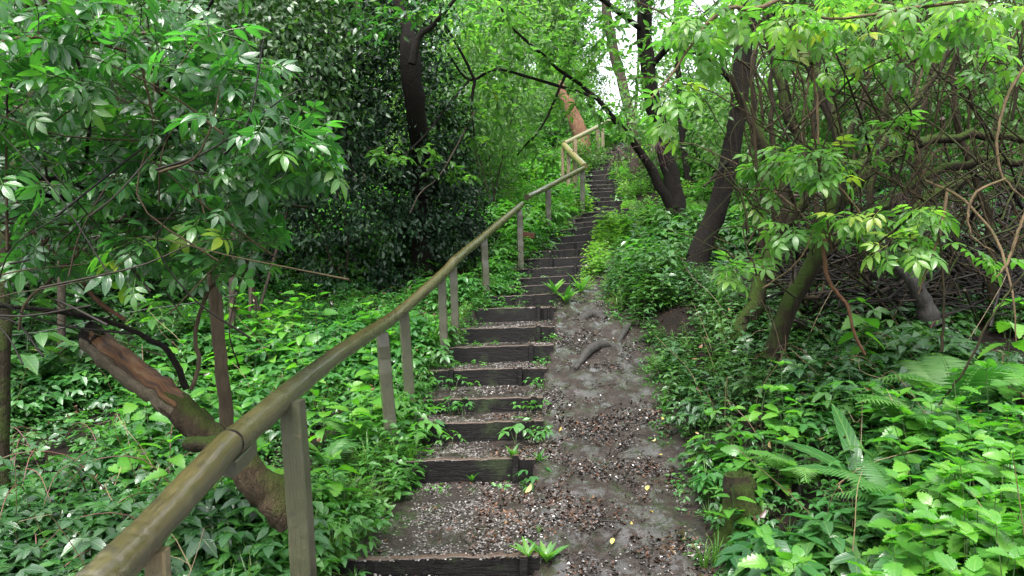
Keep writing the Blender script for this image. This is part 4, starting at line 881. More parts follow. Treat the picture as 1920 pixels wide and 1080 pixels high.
bush('hazel_bush', 'small leafy bush at the foot of the pale orange trunk', 'bush', P(1090, 292, 18.1), (.55, .35, .45), 60, 30, .07, .12, L_ov, 'wood', stems=3)
bush('bramble_bush', 'dark low bramble mound under the thicket at right', 'bush', P(1720, 560, 9.5), (2.6, 1.0, .9), 220, 45, .08, .18, L_ov, 'cover_dk', stems=5, rmean=.2)

# ---- wood beyond
CR = []
for v in range(4):
    mb = MB(); c = np.zeros(3); rad = (1., 1., 1.1); n = 150; d = rand_dir(n); cc = d * np.array(rad) * rng.random((n, 1)) ** .45
    pos = (cc[:, None] + rng.normal(size=(n, 55, 3)) * np.array([.1, .1, .07])).reshape(-1, 3); m = len(pos); out = nrm(pos)
    scatter(mb, L_sm, pos, nrm(rand_dir(m) + out * .5 + np.array([0, 0, -.4])), out * .4 + np.array([0, 0, .6]) + rng.normal(size=(m, 3)) * .4, rng.uniform(.04, .07, m), np.clip(np.repeat(rng.normal(size=n) * .15, 55) + rng.normal(size=m) * .13 + .5, 0, 1))
    CR.append(mb.mesh('crown', M['wood']))
def wood():
    spots = []
    tries = 0
    while len(spots) < 34 and tries < 4000:
        tries += 1; y = rng.uniform(19, 42); x = rng.uniform(-.8 * y - 2, .8 * y + 2)
        if min([math.hypot(x - a, y - b) for a, b in spots] + [9]) < 2.4: continue
        if -1.2 < x - y * .115 < 4.2 + .04 * y: continue
        spots.append((x, y))
    spots += [(2.9, 38.0), (6.6, 40.0)]
    side = lambda x, y: 'left of the steps behind the holly' if x < 0 else ('beyond the top of the steps' if x < 5 else 'behind the thicket on the right')
    for k, (x, y) in enumerate(spots):
        g = np.array([x, y, float(base_z(x, y))]); h = rng.uniform(8, 12)
        tr = rng.uniform(.1, .2)
        t = thing('woodland_tree', ('tall ' if h > 10.4 else 'short ' if h < 9.2 else '') + ('stout' if tr > .155 else 'slender') + ' background tree with bright green crown ' + side(x, y), 'tree', g, 'background trees ' + side(x, y))
        mb = MB(); top = g + np.array([rng.normal() * .5, rng.normal() * .3, h]); q = smooth_line([g - (0, 0, .2), g * .6 + top * .4 + rng.normal(size=3) * .2, top], 12); tube(mb, q, np.linspace(tr, .03, 12), 9, 0, .5, .04); mb.build('trunk', M['bark_wood'], t)
        for (fz, r) in ((.78, 2.6), (.42, 2.0)):
            if fz < .5 and k % 3 == 2: continue
            o = bpy.data.objects.new('crown', CR[int(rng.integers(4))]); COL.objects.link(o); o.parent = t; o.location = ((top - g) * fz + rng.normal(size=3) * .4)
            s = r * rng.uniform(.85, 1.25); o.scale = (s, s, s * rng.uniform(.9, 1.3)); o.rotation_euler = (0, 0, rng.uniform(0, 6.28))
    # scrub at the foot of the trees
    for k in range(26):
        y = rng.uniform(17, 30); x = rng.uniform(-.75 * y, .75 * y)
        if abs(x - xr(y)) < 1.6: x += 3.2 * (1 if x > xr(y) else -1)
        g = np.array([x, y, float(base_z(x, y))]); t = thing('scrub_bush', 'rounded green scrub bush under the trees ' + side(x, y), 'bush', g, 'scrub bushes ' + side(x, y))
        for j in range(3):
            mb = MB(); e = g + np.array([rng.normal() * .6, rng.normal() * .6, 1.6]); tube(mb, smooth_line([g, (g + e) / 2 + rng.normal(size=3) * .1, e], 6), np.linspace(.03, .01, 6), 5); mb.build('stem', M['bark_wood'], t)
        o = bpy.data.objects.new('foliage', CR[int(rng.integers(4))]); COL.objects.link(o); o.parent = t; o.location = (0, 0, 1.1); s = rng.uniform(1.3, 2.0); o.scale = (s, s, s * .85); o.rotation_euler = (0, 0, rng.uniform(0, 6.28))
wood()

# ------------------------------------------------------------------ right-hand thicket
def thicket():
    t = thing('elder_thicket', 'tangled old elder with mossy stems and pale sprays of leaves right of the path', 'bush', ground_hit(1460, 660, 4.5, 8))
    stems = [[(1385, 640, 6.6, 40), (1410, 580, 6.6, 32), (1440, 500, 6.6, 28), (1462, 430, 6.6, 26), (1470, 370, 6.6, 24), (1440, 290, 6.6, 22), (1400, 210, 6.6, 14), (1370, 140, 6.5, 9)],
             [(1448, 675, 5.7, 40), (1465, 620, 5.7, 34), (1490, 550, 5.7, 33), (1530, 480, 5.7, 31), (1560, 400, 5.7, 27), (1580, 300, 5.8, 22), (1560, 210, 5.9, 24), (1520, 130, 6, 20), (1490, 60, 6, 14), (1460, -40, 6, 10)],
             [(1475, 420, 6.6, 26), (1510, 370, 6.5, 20), (1500, 280, 6.5, 18), (1470, 190, 6.5, 16), (1440, 80, 6.5, 12), (1430, -20, 6.5, 8)],
             [(1560, 400, 5.8, 22), (1620, 330, 5.8, 20), (1700, 280, 5.9, 18), (1800, 255, 6, 16), (1950, 265, 6, 14)],
             [(1540, 460, 5.8, 18), (1640, 400, 6, 16), (1740, 330, 6.1, 16), (1840, 300, 6.2, 15), (1950, 310, 6.2, 14)],
             [(1570, 350, 5.8, 18), (1660, 260, 6, 15), (1730, 170, 6.1, 12), (1790, 80, 6.1, 10), (1850, -20, 6.1, 8)],
             [(1580, 290, 5.8, 14), (1620, 180, 6, 12), (1640, 60, 6, 10), (1650, -30, 6, 8)],
             [(1430, 540, 7, 12), (1425, 420, 7, 11), (1418, 300, 7, 10), (1410, 180, 7, 9), (1420, 50, 7, 7)],
             [(1455, 520, 7.2, 12), (1452, 400, 7.2, 12), (1448, 250, 7.2, 10), (1450, 100, 7.2, 8)],
             [(1600, 560, 7, 20), (1670, 440, 7, 20), (1760, 360, 7, 18), (1860, 330, 7, 16), (1960, 380, 7, 14)],
             [(1700, 540, 7.4, 18), (1720, 380, 7.4, 17), (1720, 250, 7.4, 14), (1760, 100, 7.4, 10), (1830, -20, 7.4, 8)],
             [(1860, 560, 6.4, 16), (1850, 400, 6.4, 14), (1800, 250, 6.4, 12), (1790, 100, 6.4, 9), (1810, -30, 6.4, 7)],
             [(1640, 560, 7.6, 14), (1630, 400, 7.6, 13), (1655, 240, 7.6, 12), (1690, 80, 7.6, 9), (1700, -20, 7.6, 7)],
             [(1530, 560, 7.6, 14), (1530, 400, 7.6, 12), (1525, 220, 7.6, 11), (1545, 60, 7.6, 8)]]
    sk = [limb(t, 'stem', s, 'bark_moss' if i < 5 or i in (9,) else 'twig_moss', 10, 20, .012, .07) for i, s in enumerate(stems)]
    # random tangle of bare twigs
    allp = np.vstack(sk); tips = []
    for k in range(420):
        px = rng.uniform(1380, 1990); py = rng.uniform(-60, 500) if px > 1500 else rng.uniform(-60, 430); tips.append(P(px, py, rng.uniform(4.6, 7.8)))
    tw = grow(sk, np.array(tips), .008, .0018, 9, .05)
    tw = [(q + np.concatenate([[np.zeros(3)], rng.normal(size=(len(q) - 1, 3)) * .012]), r) for q, r in tw]; twigs_part(t, tw, 'twig_moss', 5)
    arcs = []
    for k in range(330):
        d = rng.uniform(4.7, 7.6); px = rng.uniform(1400, 1990); py = rng.uniform(60, 560); c = P(px, py, d); L = rng.uniform(.4, 1.3); a = rng.uniform(-1.2, 1.2)
        v = np.array([math.sin(a) * L, rng.normal() * .3 * L, math.cos(a) * L]) * (1 if k % 4 else .6); sag = np.array([rng.normal() * .3, 0, -abs(rng.normal()) * .35]) * L
        q = smooth_line([c, c + v * .5 + rng.normal(size=3) * .05 - sag * .3, c + v, c + v * 1.35 + sag], 14); q[1:-1] += rng.normal(size=(12, 3)) * .006
        arcs.append((q, np.linspace(rng.uniform(.004, .012), .002, 14)))
    twigs_part(t, arcs[:200], 'twig_moss', 5); twigs_part(t, arcs[200:], 'twig_pale', 5)
    # leafy sprays
    bl = [(P(1500, 300, 4.7), (.22, .15, .06), 6), (P(1570, 330, 4.7), (.16, .15, .05), 4), (P(1680, 465, 4.5), (.16, .12, .06), 5), (P(1720, 400, 4.5), (.12, .12, .04), 4), (P(1610, 405, 4.6), (.14, .12, .04), 4), (P(1480, 430, 4.8), (.12, .12, .04), 3), (P(1380, 510, 4.9), (.1, .1, .05), 4), (P(1500, 310, 5.2), (.26, .3, .12), 15), (P(1440, 300, 5.3), (.14, .2, .1), 6), (P(1570, 300, 5.2), (.22, .3, .1), 9), (P(1620, 410, 5), (.2, .25, .07), 8), (P(1700, 460, 4.9), (.17, .25, .1), 12), (P(1730, 395, 4.9), (.14, .2, .06), 7), (P(1660, 235, 5.2), (.2, .3, .1), 8), (P(1500, 440, 5.2), (.16, .2, .07), 6), (P(1400, 500, 5.2), (.1, .2, .08), 5), (P(1610, 120, 5), (.4, .4, .12), 12), (P(1500, 60, 4.6), (.5, .4, .12), 16), (P(1640, 60, 4.6), (.5, .4, .1), 12), (P(1780, 60, 4.6), (.5, .4, .12), 12), (P(1330, 60, 4.6), (.3, .4, .18), 14), (P(1420, 380, 5.3), (.08, .2, .1), 4), (P(1700, 10, 4.4), (.9, .5, .12), 14), (P(1400, 0, 4.4), (.5, .5, .14), 12), (P(1850, 130, 4.6), (.3, .4, .1), 6), (P(1850, 470, 4.4), (.2, .3, .1), 3)]
    tw2 = grow(sk + [q for q, r in tw[:300]], blob_tips(bl), .005, .0016); twigs_part(t, tw2)
    fr = leaf_frames(tw2, (.7, .86, 1.0), .9, .75); put_leaves(t, elderp_me, ELDER, fr, (.11, .18), 300, M['elder_pale'])
thicket()
def near_spray():
    """the twigs of bright leaves hanging in from the top, by the forked tree"""
    t = thing('leafy_bough', 'thin bough of bright yellow green leaves hanging in at top right', 'branch', P(1440, -60, 3.6))
    sk = [limb(t, 'branch', [(1600, -120, 3.6, 10), (1500, -30, 3.5, 9), (1420, 18, 3.4, 9), (1370, 12, 3.35, 8), (1330, 40, 3.3, 7), (1290, 95, 3.3, 5), (1250, 150, 3.3, 4), (1220, 185, 3.3, 3)], 'cane'),
          limb(t, 'branch', [(1950, -10, 3.4, 7), (1800, 5, 3.4, 7), (1650, 25, 3.4, 6), (1560, 35, 3.4, 5), (1500, 20, 3.4, 4)], 'cane')]
    bl = [(P(1290, 60, 3.3), (.12, .2, .1), 8), (P(1235, 175, 3.3), (.1, .15, .06), 6), (P(1330, 20, 3.3), (.15, .2, .06), 7), (P(1450, 30, 3.4), (.2, .2, .07), 8), (P(1600, 15, 3.4), (.3, .2, .06), 10), (P(1760, 10, 3.4), (.3, .2, .06), 9), (P(1880, 20, 3.4), (.2, .2, .08), 7), (P(1255, 220, 3.4), (.08, .1, .05), 4)]
    tw = grow(sk, blob_tips(bl), .003, .0012); twigs_part(t, tw)
    fr = leaf_frames(tw, (.6, 1.0), .9, .75); put_leaves(t, elderp_me, ELDER, fr, (.09, .14), 300, M['elder_pale'])
near_spray()
def berry(px, py, d, lab, s=1.0):
    mb = MB(); c = P(px, py, d)
    for k in range(26):
        e = c + np.array([rng.normal() * .06, rng.normal() * .05, -abs(rng.normal()) * .06]) * s
        tube(mb, smooth_line([c + (0, 0, .03 * s), (c + e) / 2 + rng.normal(size=3) * .012, e], 5), [.0016, .0014, .0012, .001, .0009], 4, 0, rng.random())
        tube(mb, np.array([e + (0, 0, .004), e, e - (0, 0, .004)]), [.002, .0042, .002], 5, 0, 0.)
    tag(mb.build('berry_cluster', M['redtwig']), lab, 'berries', 'dried elder berry clusters')
berry(1232, 275, 4.5, 'dark red dried berry stalks hanging in front of the forked tree', 1.2); berry(1160, 290, 5, 'dark drooping berry cluster against the upper steps', 1.3); berry(1745, 480, 4.8, 'reddish berry stalks under the right leaf spray'); berry(1690, 370, 4.9, 'small brown berry stalks among the pale leaves at right'); berry(1545, 315, 5.1, 'dull berry stalks in the left pale leaf spray', 1.1)
def cane(pp, lab, m='cane', n=22, jit=.0022):
    pts, rad = pxline(pp, n, jit); mb = MB(); tube(mb, pts, rad * np.linspace(.72, .42, n), 7, 0, .5, .1); tag(mb.build('dead_branch', M[m]), lab, 'branch', 'bare branches in the right thicket')
cane([(1548, 448, 5, 12), (1545, 480, 5, 12), (1552, 520, 5, 12), (1570, 550, 5, 13), (1590, 575, 5, 13), (1600, 620, 5, 12), (1622, 665, 5, 13)], 'peeled reddish stick standing crooked in the nettles', 'stick_red')
cane([(1748, 610, 6.2, 62), (1728, 560, 6.2, 52), (1700, 510, 6.2, 44), (1640, 470, 6.4, 30), (1580, 430, 6.6, 20)], 'big smooth grey fallen limb leaning under the thicket', 'log_grey')
cane([(1775, 360, 4.6, 8), (1765, 430, 4.6, 9), (1745, 490, 4.6, 8), (1730, 525, 4.6, 7), (1722, 552, 4.6, 6)], 'tan bare twig hanging straight down right of the pale leaves')
cane([(1925, 390, 4.2, 9), (1905, 450, 4.2, 10), (1890, 490, 4.2, 9), (1868, 520, 4.2, 7)], 'thick tan cane slanting at the right edge')
cane([(1885, 335, 4.3, 7), (1830, 360, 4.3, 8), (1815, 400, 4.3, 8), (1818, 430, 4.3, 7), (1830, 450, 4.3, 6), (1865, 472, 4.3, 4)], 'hooked tan cane curving at the right edge')
cane([(1735, 338, 4.8, 7), (1800, 370, 4.7, 9), (1840, 410, 4.6, 9), (1870, 450, 4.5, 9), (1885, 500, 4.4, 9), (1900, 560, 4.3, 8), (1905, 640, 4.3, 6)], 'long tan cane arching down towards the right edge')
cane([(1560, 330, 4.9, 5), (1590, 370, 4.9, 6), (1630, 415, 4.9, 6), (1680, 435, 4.9, 5)], 'slender cane carrying the middle leaf spray')
cane([(1930, 110, 4.3, 8), (1885, 190, 4.3, 9), (1870, 260, 4.3, 9), (1880, 330, 4.3, 9), (1930, 380, 4.3, 8)], 'pale cane looping at the upper right edge')
cane([(1430, 540, 4.9, 4), (1480, 505, 4.9, 5), (1510, 470, 4.9, 5), (1525, 430, 4.9, 4)], 'thin forked twig before the mossy stems')
cane([(1760, 760, 4.2, 5), (1810, 690, 4.2, 7), (1850, 610, 4.2, 8), (1890, 550, 4.2, 8), (1930, 500, 4.2, 7)], 'mossy bent cane rising out of the ferns at right', 'twig_moss')
cane([(1765, 660, 4.5, 8), (1770, 560, 4.5, 7), (1760, 420, 4.6, 7), (1745, 300, 4.7, 6)], 'upright mossy pole in the middle of the thicket', 'twig_moss')
cane([(1535, 270, 4.7, 6), (1530, 180, 4.7, 8), (1520, 110, 4.7, 8), (1510, 60, 4.7, 6)], 'upright pale dead stem near the top of the thicket', 'cane')
def brushwood():
    mb = MB()
    for k in range(900):
        px = rng.uniform(1480, 1960); py = rng.uniform(400, 640); d = rng.uniform(6.3, 9.2); c = P(px, py, d); g = float(base_z(c[0], c[1]))
        c[2] = g + abs(rng.normal()) * .45; a = rng.uniform(-1.5, 1.5); ln = rng.uniform(.2, .7); dv = np.array([math.cos(a), rng.normal() * .5, math.sin(a) * .6])
        tube(mb, smooth_line([c - dv * ln, c + rng.normal(size=3) * .06, c + dv * ln], 6), np.linspace(rng.uniform(.004, .016) if k % 9 else .03, .004, 6), 5, 0, rng.random() ** 2 * .8)
    tag(mb.build('brushwood', M['twig']), 'dark pile of fallen dead branches under the thicket', 'brushwood', None, 'stuff')
brushwood()

# ------------------------------------------------------------------ chain link fence, far left
def fence():
    A, B = np.array([-5.4, 5.9]), np.array([-2.75, 7.4]); n = int(np.linalg.norm(B - A) / .055); d = (B - A) / n
    t = thing('chain_link_fence', 'old chain link fence half hidden behind the elder at left', 'fence', (A[0], A[1], float(base_z(*A))))
    mb = MB(); H = 1.25; rows = 22
    for k in range(n):
        x0 = A + d * k; pts = []
        for r in range(rows + 1):
            p = x0 + d * (r % 2) * 1.0; pts.append((p[0] + (.004 if r % 2 else -.004), p[1], float(base_z(*x0)) + .02 + H * r / rows))
        tube(mb, np.array(pts), .0014, 3, 0, rng.random(), 0, False)
    tag(mb.build('wire_mesh', M['wire'], t), kind='stuff')
    for h in (.5, 1.27):
        mb = MB(); q = np.array([[*(A + (B - A) * u), float(base_z(*(A + (B - A) * u))) + h] for u in np.linspace(0, 1, 12)]); tube(mb, q, .004, 5); mb.build('tension_wire', M['wire'], t)
    for u in (.02, .5, .98):
        p = A + (B - A) * u; mb = MB(); g = float(base_z(*p)); tube(mb, np.array([(p[0], p[1] + .04, g - .1), (p[0], p[1] + .04, g + .7), (p[0], p[1] + .04, g + 1.35)]), .035, 8); mb.build('post', M['bark_wood'], t)
fence()
simple_tree('mossy_pole', 'slim mossy upright trunk at the left edge', 'tree', [(4, 740, 4.6, 24), (8, 600, 4.6, 24), (10, 450, 4.6, 22), (30, 300, 4.6, 20), (60, 150, 4.7, 18), (80, 0, 4.8, 14)], 'bark_moss')
# ------------------------------------------------------------------ mossy stump
def stump():
    g = ground_hit(1392, 995); d = g[1]; t = thing('mossy_stump', 'short rotten stump capped with moss at the path edge', 'stump', g)
    k = d / F; ctr = np.array([g[0], g[1] + .05, g[2]]); hh = 100 * k
    mb = MB(); zz = np.linspace(-.08, hh, 14); rr = np.interp(zz, [-.08, 0, hh * .3, hh * .8, hh], [64 * k, 50 * k, 37 * k, 29 * k, 24 * k])
    tube(mb, np.column_stack([ctr[0] + .012 * np.sin(zz * 14), np.full(14, ctr[1]), ctr[2] + zz]), rr, 20, 0, .5, .05, True, None, .09); mb.build('trunk', M['bark_moss'], t)
    for k_ in range(7):                                              # ragged splinters round the broken top
        a = k_ * .9 + rng.normal() * .2; b = ctr + np.array([math.cos(a) * 17 * k, math.sin(a) * 17 * k, hh * .82]); mb = MB()
        tube(mb, np.array([b, b + (0, 0, 12 * k), b + np.array([rng.normal() * 3 * k, 0, (18 + 16 * rng.random()) * k])]), [9 * k, 7 * k, 1.5 * k], 6, 0, .5, .15); mb.build('splinter', M['moss'] if k_ % 2 else M['bark_moss'], t)
    for a in (-2.4, -1.2, .3):
        e = ctr + np.array([math.cos(a) * .2, math.sin(a) * .2, 0]); e[2] = float(gz(e[0], e[1])) - .03; mb = MB()
        tube(mb, smooth_line([ctr + (0, 0, .09), (ctr + e) / 2 + (0, 0, .05), e], 7), np.linspace(.05, .018, 7), 8, 0, .5, .1); mb.build('root_flare', M['bark_moss'], t)
M['moss'] = bark_mat('moss', (.03, .05, .01), (.08, .12, .02), .9, 12, .7, bump=1.0); stump()

# ------------------------------------------------------------------ individual plants
nettle_me = [t_mesh('nettle_leaf', serr_t(w_, 7, f_, d_, .3, .2), M['nettle'], r_) for w_, f_, d_, r_ in ((.72, .2, .3, .5), (.66, .3, .45, .6), (.78, .15, .2, .42))]
def where(x, y, marks):
    return min(marks, key=lambda m: math.hypot((x / y * F + 960 - m[0]) / 100, (y - m[1]) * 2))[2]
def nettle(g, h, lab, grp, pairs=5, lean=(0, 0), size=1.0, me=nettle_me, name='nettle', cat='nettle', flat=.0):
    t = thing(name, lab, cat, g, grp); top = g + np.array([lean[0], lean[1], h]); q = smooth_line([g, g * .55 + top * .45 + rng.normal(size=3) * .012, top], 7)
    mb = MB(); tube(mb, q, np.linspace(.003, .0015, 7), 5, 0, rng.random()); mb.build('stem', M['stem_g'], t)
    a = rng.uniform(0, 3.14)
    for k in range(pairs):
        f = .35 + .65 * k / (pairs - 1); p = q[min(6, int(f * 6))] * 1.0; a += 1.57 + rng.normal() * .2; s = size * (.15 if k < pairs - 1 else .105) * (1.05 - .35 * f) * rng.uniform(.85, 1.15)
        for sg in (0, math.pi):
            el = (.6 if k == pairs - 1 else .1) - flat + rng.normal() * .22; d = np.array([math.cos(a + sg), math.sin(a + sg), el]); n = np.array([0, 0, 1.]) + rng.normal(size=3) * .3 + d * .12
            S_, T_, N_ = basis(d[None], n[None]); place('leaf', me[int(rng.integers(len(me)))], t, p + d * .015, S_[0], T_[0], N_[0], s)
    for k in range(3):
        b = a + .8 + k * 2.1; d = np.array([math.cos(b), math.sin(b), .9 + rng.normal() * .2]); S_, T_, N_ = basis(d[None], np.array([[-math.cos(b), -math.sin(b), 1.]])); place('leaf', me[k % len(me)], t, q[-1] - (0, 0, .004), S_[0], T_[0], N_[0], size * .055 * rng.uniform(.8, 1.2))
    return t
def spread(n, y0, y1, px0, px1, mind, seed_pts=None):
    pts = []
    for _ in range(6000):
        if len(pts) >= n: break
        y = rng.uniform(y0, y1); x = (rng.uniform(px0, px1) - 960) / F * y
        if all(math.hypot(x - a, y - b) > mind for a, b in pts) and (x > xr(y) + pw(y) + .12 or x < xl(y) - .18): pts.append((x, y))
    return pts
MK1 = [(1380, 2.3, 'right beside the muddy path at the bottom edge'), (1400, 2.9, 'just right of the mossy stump'), (1560, 2.2, 'at the bottom edge below the pale fern'), (1580, 3.0, 'in front of the pale fern'), (1750, 2.2, 'at the bottom edge left of the corner'), (1750, 3.0, 'right of the pale fern'), (1900, 2.2, 'in the very corner at lower right'), (1900, 3.0, 'at the right edge above the corner')]
MK2 = [(1730, 3.5, 'below the hart tongue fern'), (1830, 3.5, 'in the bright patch near the right edge'), (1930, 3.5, 'touching the right edge'), (1730, 4.0, 'below the dark fern'), (1900, 4.0, 'in the shade by the right edge')]
MK3 = [(280, 5, 'behind the orange broken log'), (400, 5, 'behind the thin elder trunk'), (520, 5, 'left of the handrail between log and second post'), (650, 5, 'close behind the handrail'), (320, 7, 'in front of the fence'), (450, 7, 'below the big holly'), (600, 7, 'on the bank under the holly'), (700, 7, 'far along the handrail')]
MK4 = [(590, 2.5, 'at the foot of the nearest post'), (660, 2.5, 'left of the lowest gravel tread'), (600, 3, 'behind the nearest post'), (700, 3, 'beside the second step')]
MK5 = [(100, 2, 'in the bottom left corner'), (250, 2, 'under the near end of the handrail'), (400, 2, 'below the rail joint at the bottom edge'), (150, 2.5, 'at the left edge below the log'), (450, 2.5, 'under the mossy foot of the log')]
MK6 = [(30, 4, 'by the mossy trunk at the left edge'), (150, 4, 'under the broken end of the log'), (300, 4, 'below the middle of the log'), (400, 4, 'beside the thin elder trunk'), (60, 5, 'before the fence at the left edge'), (250, 5, 'before the fence behind the log')]
MK7 = [(1500, 5, 'at the foot of the mossy stems'), (1620, 5, 'around the peeled reddish stick'), (1750, 5, 'below the smooth grey limb'), (1900, 5, 'in the shade at the right edge'), (1550, 6, 'under the thicket behind the mossy stems'), (1750, 6, 'at the edge of the brushwood'), (1920, 6, 'by the brushwood at the right edge')]
MK8 = [(1330, 4.2, 'on the bank by the path above the stump'), (1420, 4.2, 'behind the mossy stump'), (1330, 4.8, 'on the bank edge further up the path'), (1440, 4.8, 'in the dull carpet above the stump')]
_cnt = {}
def NT(x, y, mk):
    wv = where(x, y, mk); k = _cnt[wv] = _cnt.get(wv, -1) + 1
    return ['tall nettle', 'nettle with broad toothed leaves', 'small nettle', 'leaning nettle', 'bushy nettle', 'slender nettle'][k % 6] + ' ' + wv
gp = lambda x, y: np.array([x, y, float(gz(x, y))])
for x, y in spread(105, 2.1, 3.3, 1330, 1980, .08):
    if y > 2.7 and 1500 < x / y * F + 960 < 1700: continue
    nettle(gp(x, y), rng.uniform(.3, .5), NT(x, y, MK1), 'nettles at lower right', int(rng.integers(4, 7)), rng.normal(size=2) * .05, 1.05)
for x, y in spread(24, 3.3, 4.1, 1700, 1960, .12): nettle(gp(x, y), rng.uniform(.35, .55), NT(x, y, MK2), 'nettles by the right edge', 5, rng.normal(size=2) * .05, 1.0)
for x, y in spread(10, 3.9, 5.0, 1300, 1480, .15): nettle(gp(x, y), rng.uniform(.25, .45), NT(x, y, MK8), 'nettles above the stump', 4, rng.normal(size=2) * .04, .95)
for x, y in spread(26, 2.3, 3.1, 560, 730, .1): nettle(gp(x, y), rng.uniform(.22, .4), NT(x, y, MK4), 'nettles by the nearest post', 4, rng.normal(size=2) * .05, .9)
for x, y in spread(26, 1.75, 2.6, 60, 520, .13): nettle(gp(x, y), rng.uniform(.25, .42), NT(x, y, MK5), 'nettles at bottom left', 4, rng.normal(size=2) * .05, 1.1)
for x, y in spread(44, 4.2, 8.0, 250, 720, .2): nettle(gp(x, y), rng.uniform(.3, .5), NT(x, y, MK3), 'nettles on the left bank', 5, rng.normal(size=2) * .05, 1.15)
nettle(ground_hit(1625, 720), .62, 'tall drooping nettle in front of the peeled reddish stick', None, 6, (-.02, .02), 1.5, flat=.5)
nettle(ground_hit(1895, 780), .75, 'tall nettle with one large hanging leaf at the right edge', None, 6, (.02, 0), 1.6, flat=.5)
tri_me = t_mesh('bramble_leaf', TRI, M['bramble'])
def bramble(g, lab, grp, n=7, L=.6, a=None, sc=.15):
    t = thing('bramble', lab, 'bramble', g, grp); a = rng.uniform(0, 6.28) if a is None else a; d = np.array([math.cos(a), math.sin(a), 0])
    q = smooth_line([g, g + d * L * .35 + (0, 0, L * .45), g + d * L * .75 + (0, 0, L * .5), g + d * L + (0, 0, L * .3)], 12); mb = MB(); tube(mb, q, np.linspace(.004, .002, 12), 5, 0, rng.random()); mb.build('stem', M['stem_r'], t)
    for k in range(n):
        f = .2 + .8 * k / (n - 1); p = q[min(11, int(f * 11))]; s = 1 if k % 2 else -1; e = nrm(d * .5 + np.array([-d[1], d[0], 0]) * s * (.8 if k < n - 1 else .1) + (0, 0, .1 + rng.normal() * .2)); nn = np.array([0, 0, 1.]) + rng.normal(size=3) * .25
        S_, T_, N_ = basis(e[None], nn[None]); place('leaf', tri_me, t, p, S_[0], T_[0], N_[0], sc * rng.uniform(.8, 1.25))
for x, y in spread(46, 1.9, 3.4, 20, 560, .14): bramble(gp(x, y), NT(x, y, MK5).replace('nettle', 'bramble').replace('broad toothed', 'three part'), 'brambles under the near handrail', 8, rng.uniform(.35, .6), sc=.105)
for x, y in spread(26, 3.4, 5.4, 0, 420, .2): bramble(gp(x, y), NT(x, y, MK6).replace('nettle', 'bramble').replace('broad toothed', 'three part'), 'brambles beside the log', 6, rng.uniform(.45, .8), sc=.125)
for x, y in spread(30, 4.6, 6.6, 1480, 1960, .2): bramble(gp(x, y), NT(x, y, MK7).replace('nettle', 'bramble').replace('broad toothed', 'three part'), 'brambles below the thicket', 6, rng.uniform(.3, .6), sc=.115)
# ferns
PIN = leaf_t(.17, (.12, .4, .7), (1., .85, .5), .1, .15)
def frond_t(pairs=22):
    mb = MB(); ys = np.linspace(.14, .98, pairs); cz = lambda y: .95 * y - .95 * y * y; sl = lambda y: .95 - 1.9 * y
    for k, y in enumerate(ys):
        f = (y - .14) / .84; s_ = .27 * (math.sin(math.pi * min(1, .3 + f * .72)) ** .85) + .015
        for sg in (-1, 1):
            d = np.array([[sg * 1.0, .3 + .35 * f, sl(y) * (.3 + .35 * f) - .12]]); scatter(mb, PIN, np.array([[0, y, cz(y)]]), d, np.array([[0, -sl(y), 1.]]) + rng.normal(size=(1, 3)) * .08, s_ * rng.uniform(.9, 1.08), np.array([rng.normal() * .08]))
    ry = np.linspace(0, 1, 8); v = []
    for y in ry: v += [(-.006, y, cz(y)), (.006, y, cz(y))]
    mb.add(np.array(v), np.array([(2 * i, 2 * i + 1, 2 * i + 3) for i in range(7)] + [(2 * i, 2 * i + 3, 2 * i + 2) for i in range(7)]), 0, .3, np.tile([.5, .5], (16, 1)))
    V, Fs, Ms, R, U = mb.arrays(); return T(V, np.vstack(Fs), U, None, R)
FR = frond_t(); fr_me = t_mesh('fern_frond', FR, M['fern'])
def fern(g, lab, n=7, L=.55, rise=.7, a0=None, arc=6.28, grp=None):
    t = thing('fern', lab, 'fern', g + (0, 0, .02), grp)
    mb = MB(); tube(mb, np.array([g, g + (0, 0, .03), g + (0, 0, .06)]), [.02, .02, .01], 7, 0, .1); mb.build('crown', M['twig'], t)
    for k in range(n):
        a = (rng.uniform(0, 6.28) if a0 is None else a0) + arc * (k / n - .5) + rng.normal() * .12; el = rise + rng.normal() * .15
        d = np.array([math.cos(a), math.sin(a), el]); n_ = np.array([-math.cos(a) * .6, -math.sin(a) * .6, 1.]); S_, T_, N_ = basis(d[None], n_[None]); place('frond', fr_me, t, g + (0, 0, .05), S_[0], T_[0], N_[0], L * rng.uniform(.85, 1.15))
fern(ground_hit(1690, 1010) , 'pale green fern spreading over the nettles in the lower right', 7, .44, .6, -2.2, 4.4)
fern(ground_hit(1500, 930), 'small pale fern arching left above the mossy stump', 5, .36, .5, -2.9, 3.0)
fern(ground_hit(1790, 800), 'big dark fern in the shade at the right', 9, .7, .45)
fern(ground_hit(1720, 860), 'mid green fern behind the hart tongue leaves', 7, .55, .5)
fern(ground_hit(610, 900), 'small fern left of the second step beside the handrail', 5, .36, .6)
fern(ground_hit(660, 850), 'fern frond tuft between the first and second handrail posts', 4, .32, .6)
TON = leaf_t(.2, (.12, .35, .6, .85), (.9, 1., .95, .6), .15, .45); ton_me = t_mesh('tongue_leaf', TON, M['tongue'])
g = ground_hit(1610, 905); t = thing('harts_tongue_fern', 'dark glossy strap leaved fern among the ferns at right', 'fern', g)
for a, el, L in ((1.5, 2.4, .5), (2.6, .9, .48), (.6, 1.1, .4), (-.4, .7, .42), (-1.6, .8, .36), (3.4, .6, .42)):
    d = np.array([math.cos(a), math.sin(a), el]); S_, T_, N_ = basis(d[None], np.array([[-math.cos(a), -math.sin(a) - .6, .8]])); place('leaf', ton_me, t, g, S_[0], T_[0], N_[0], L)
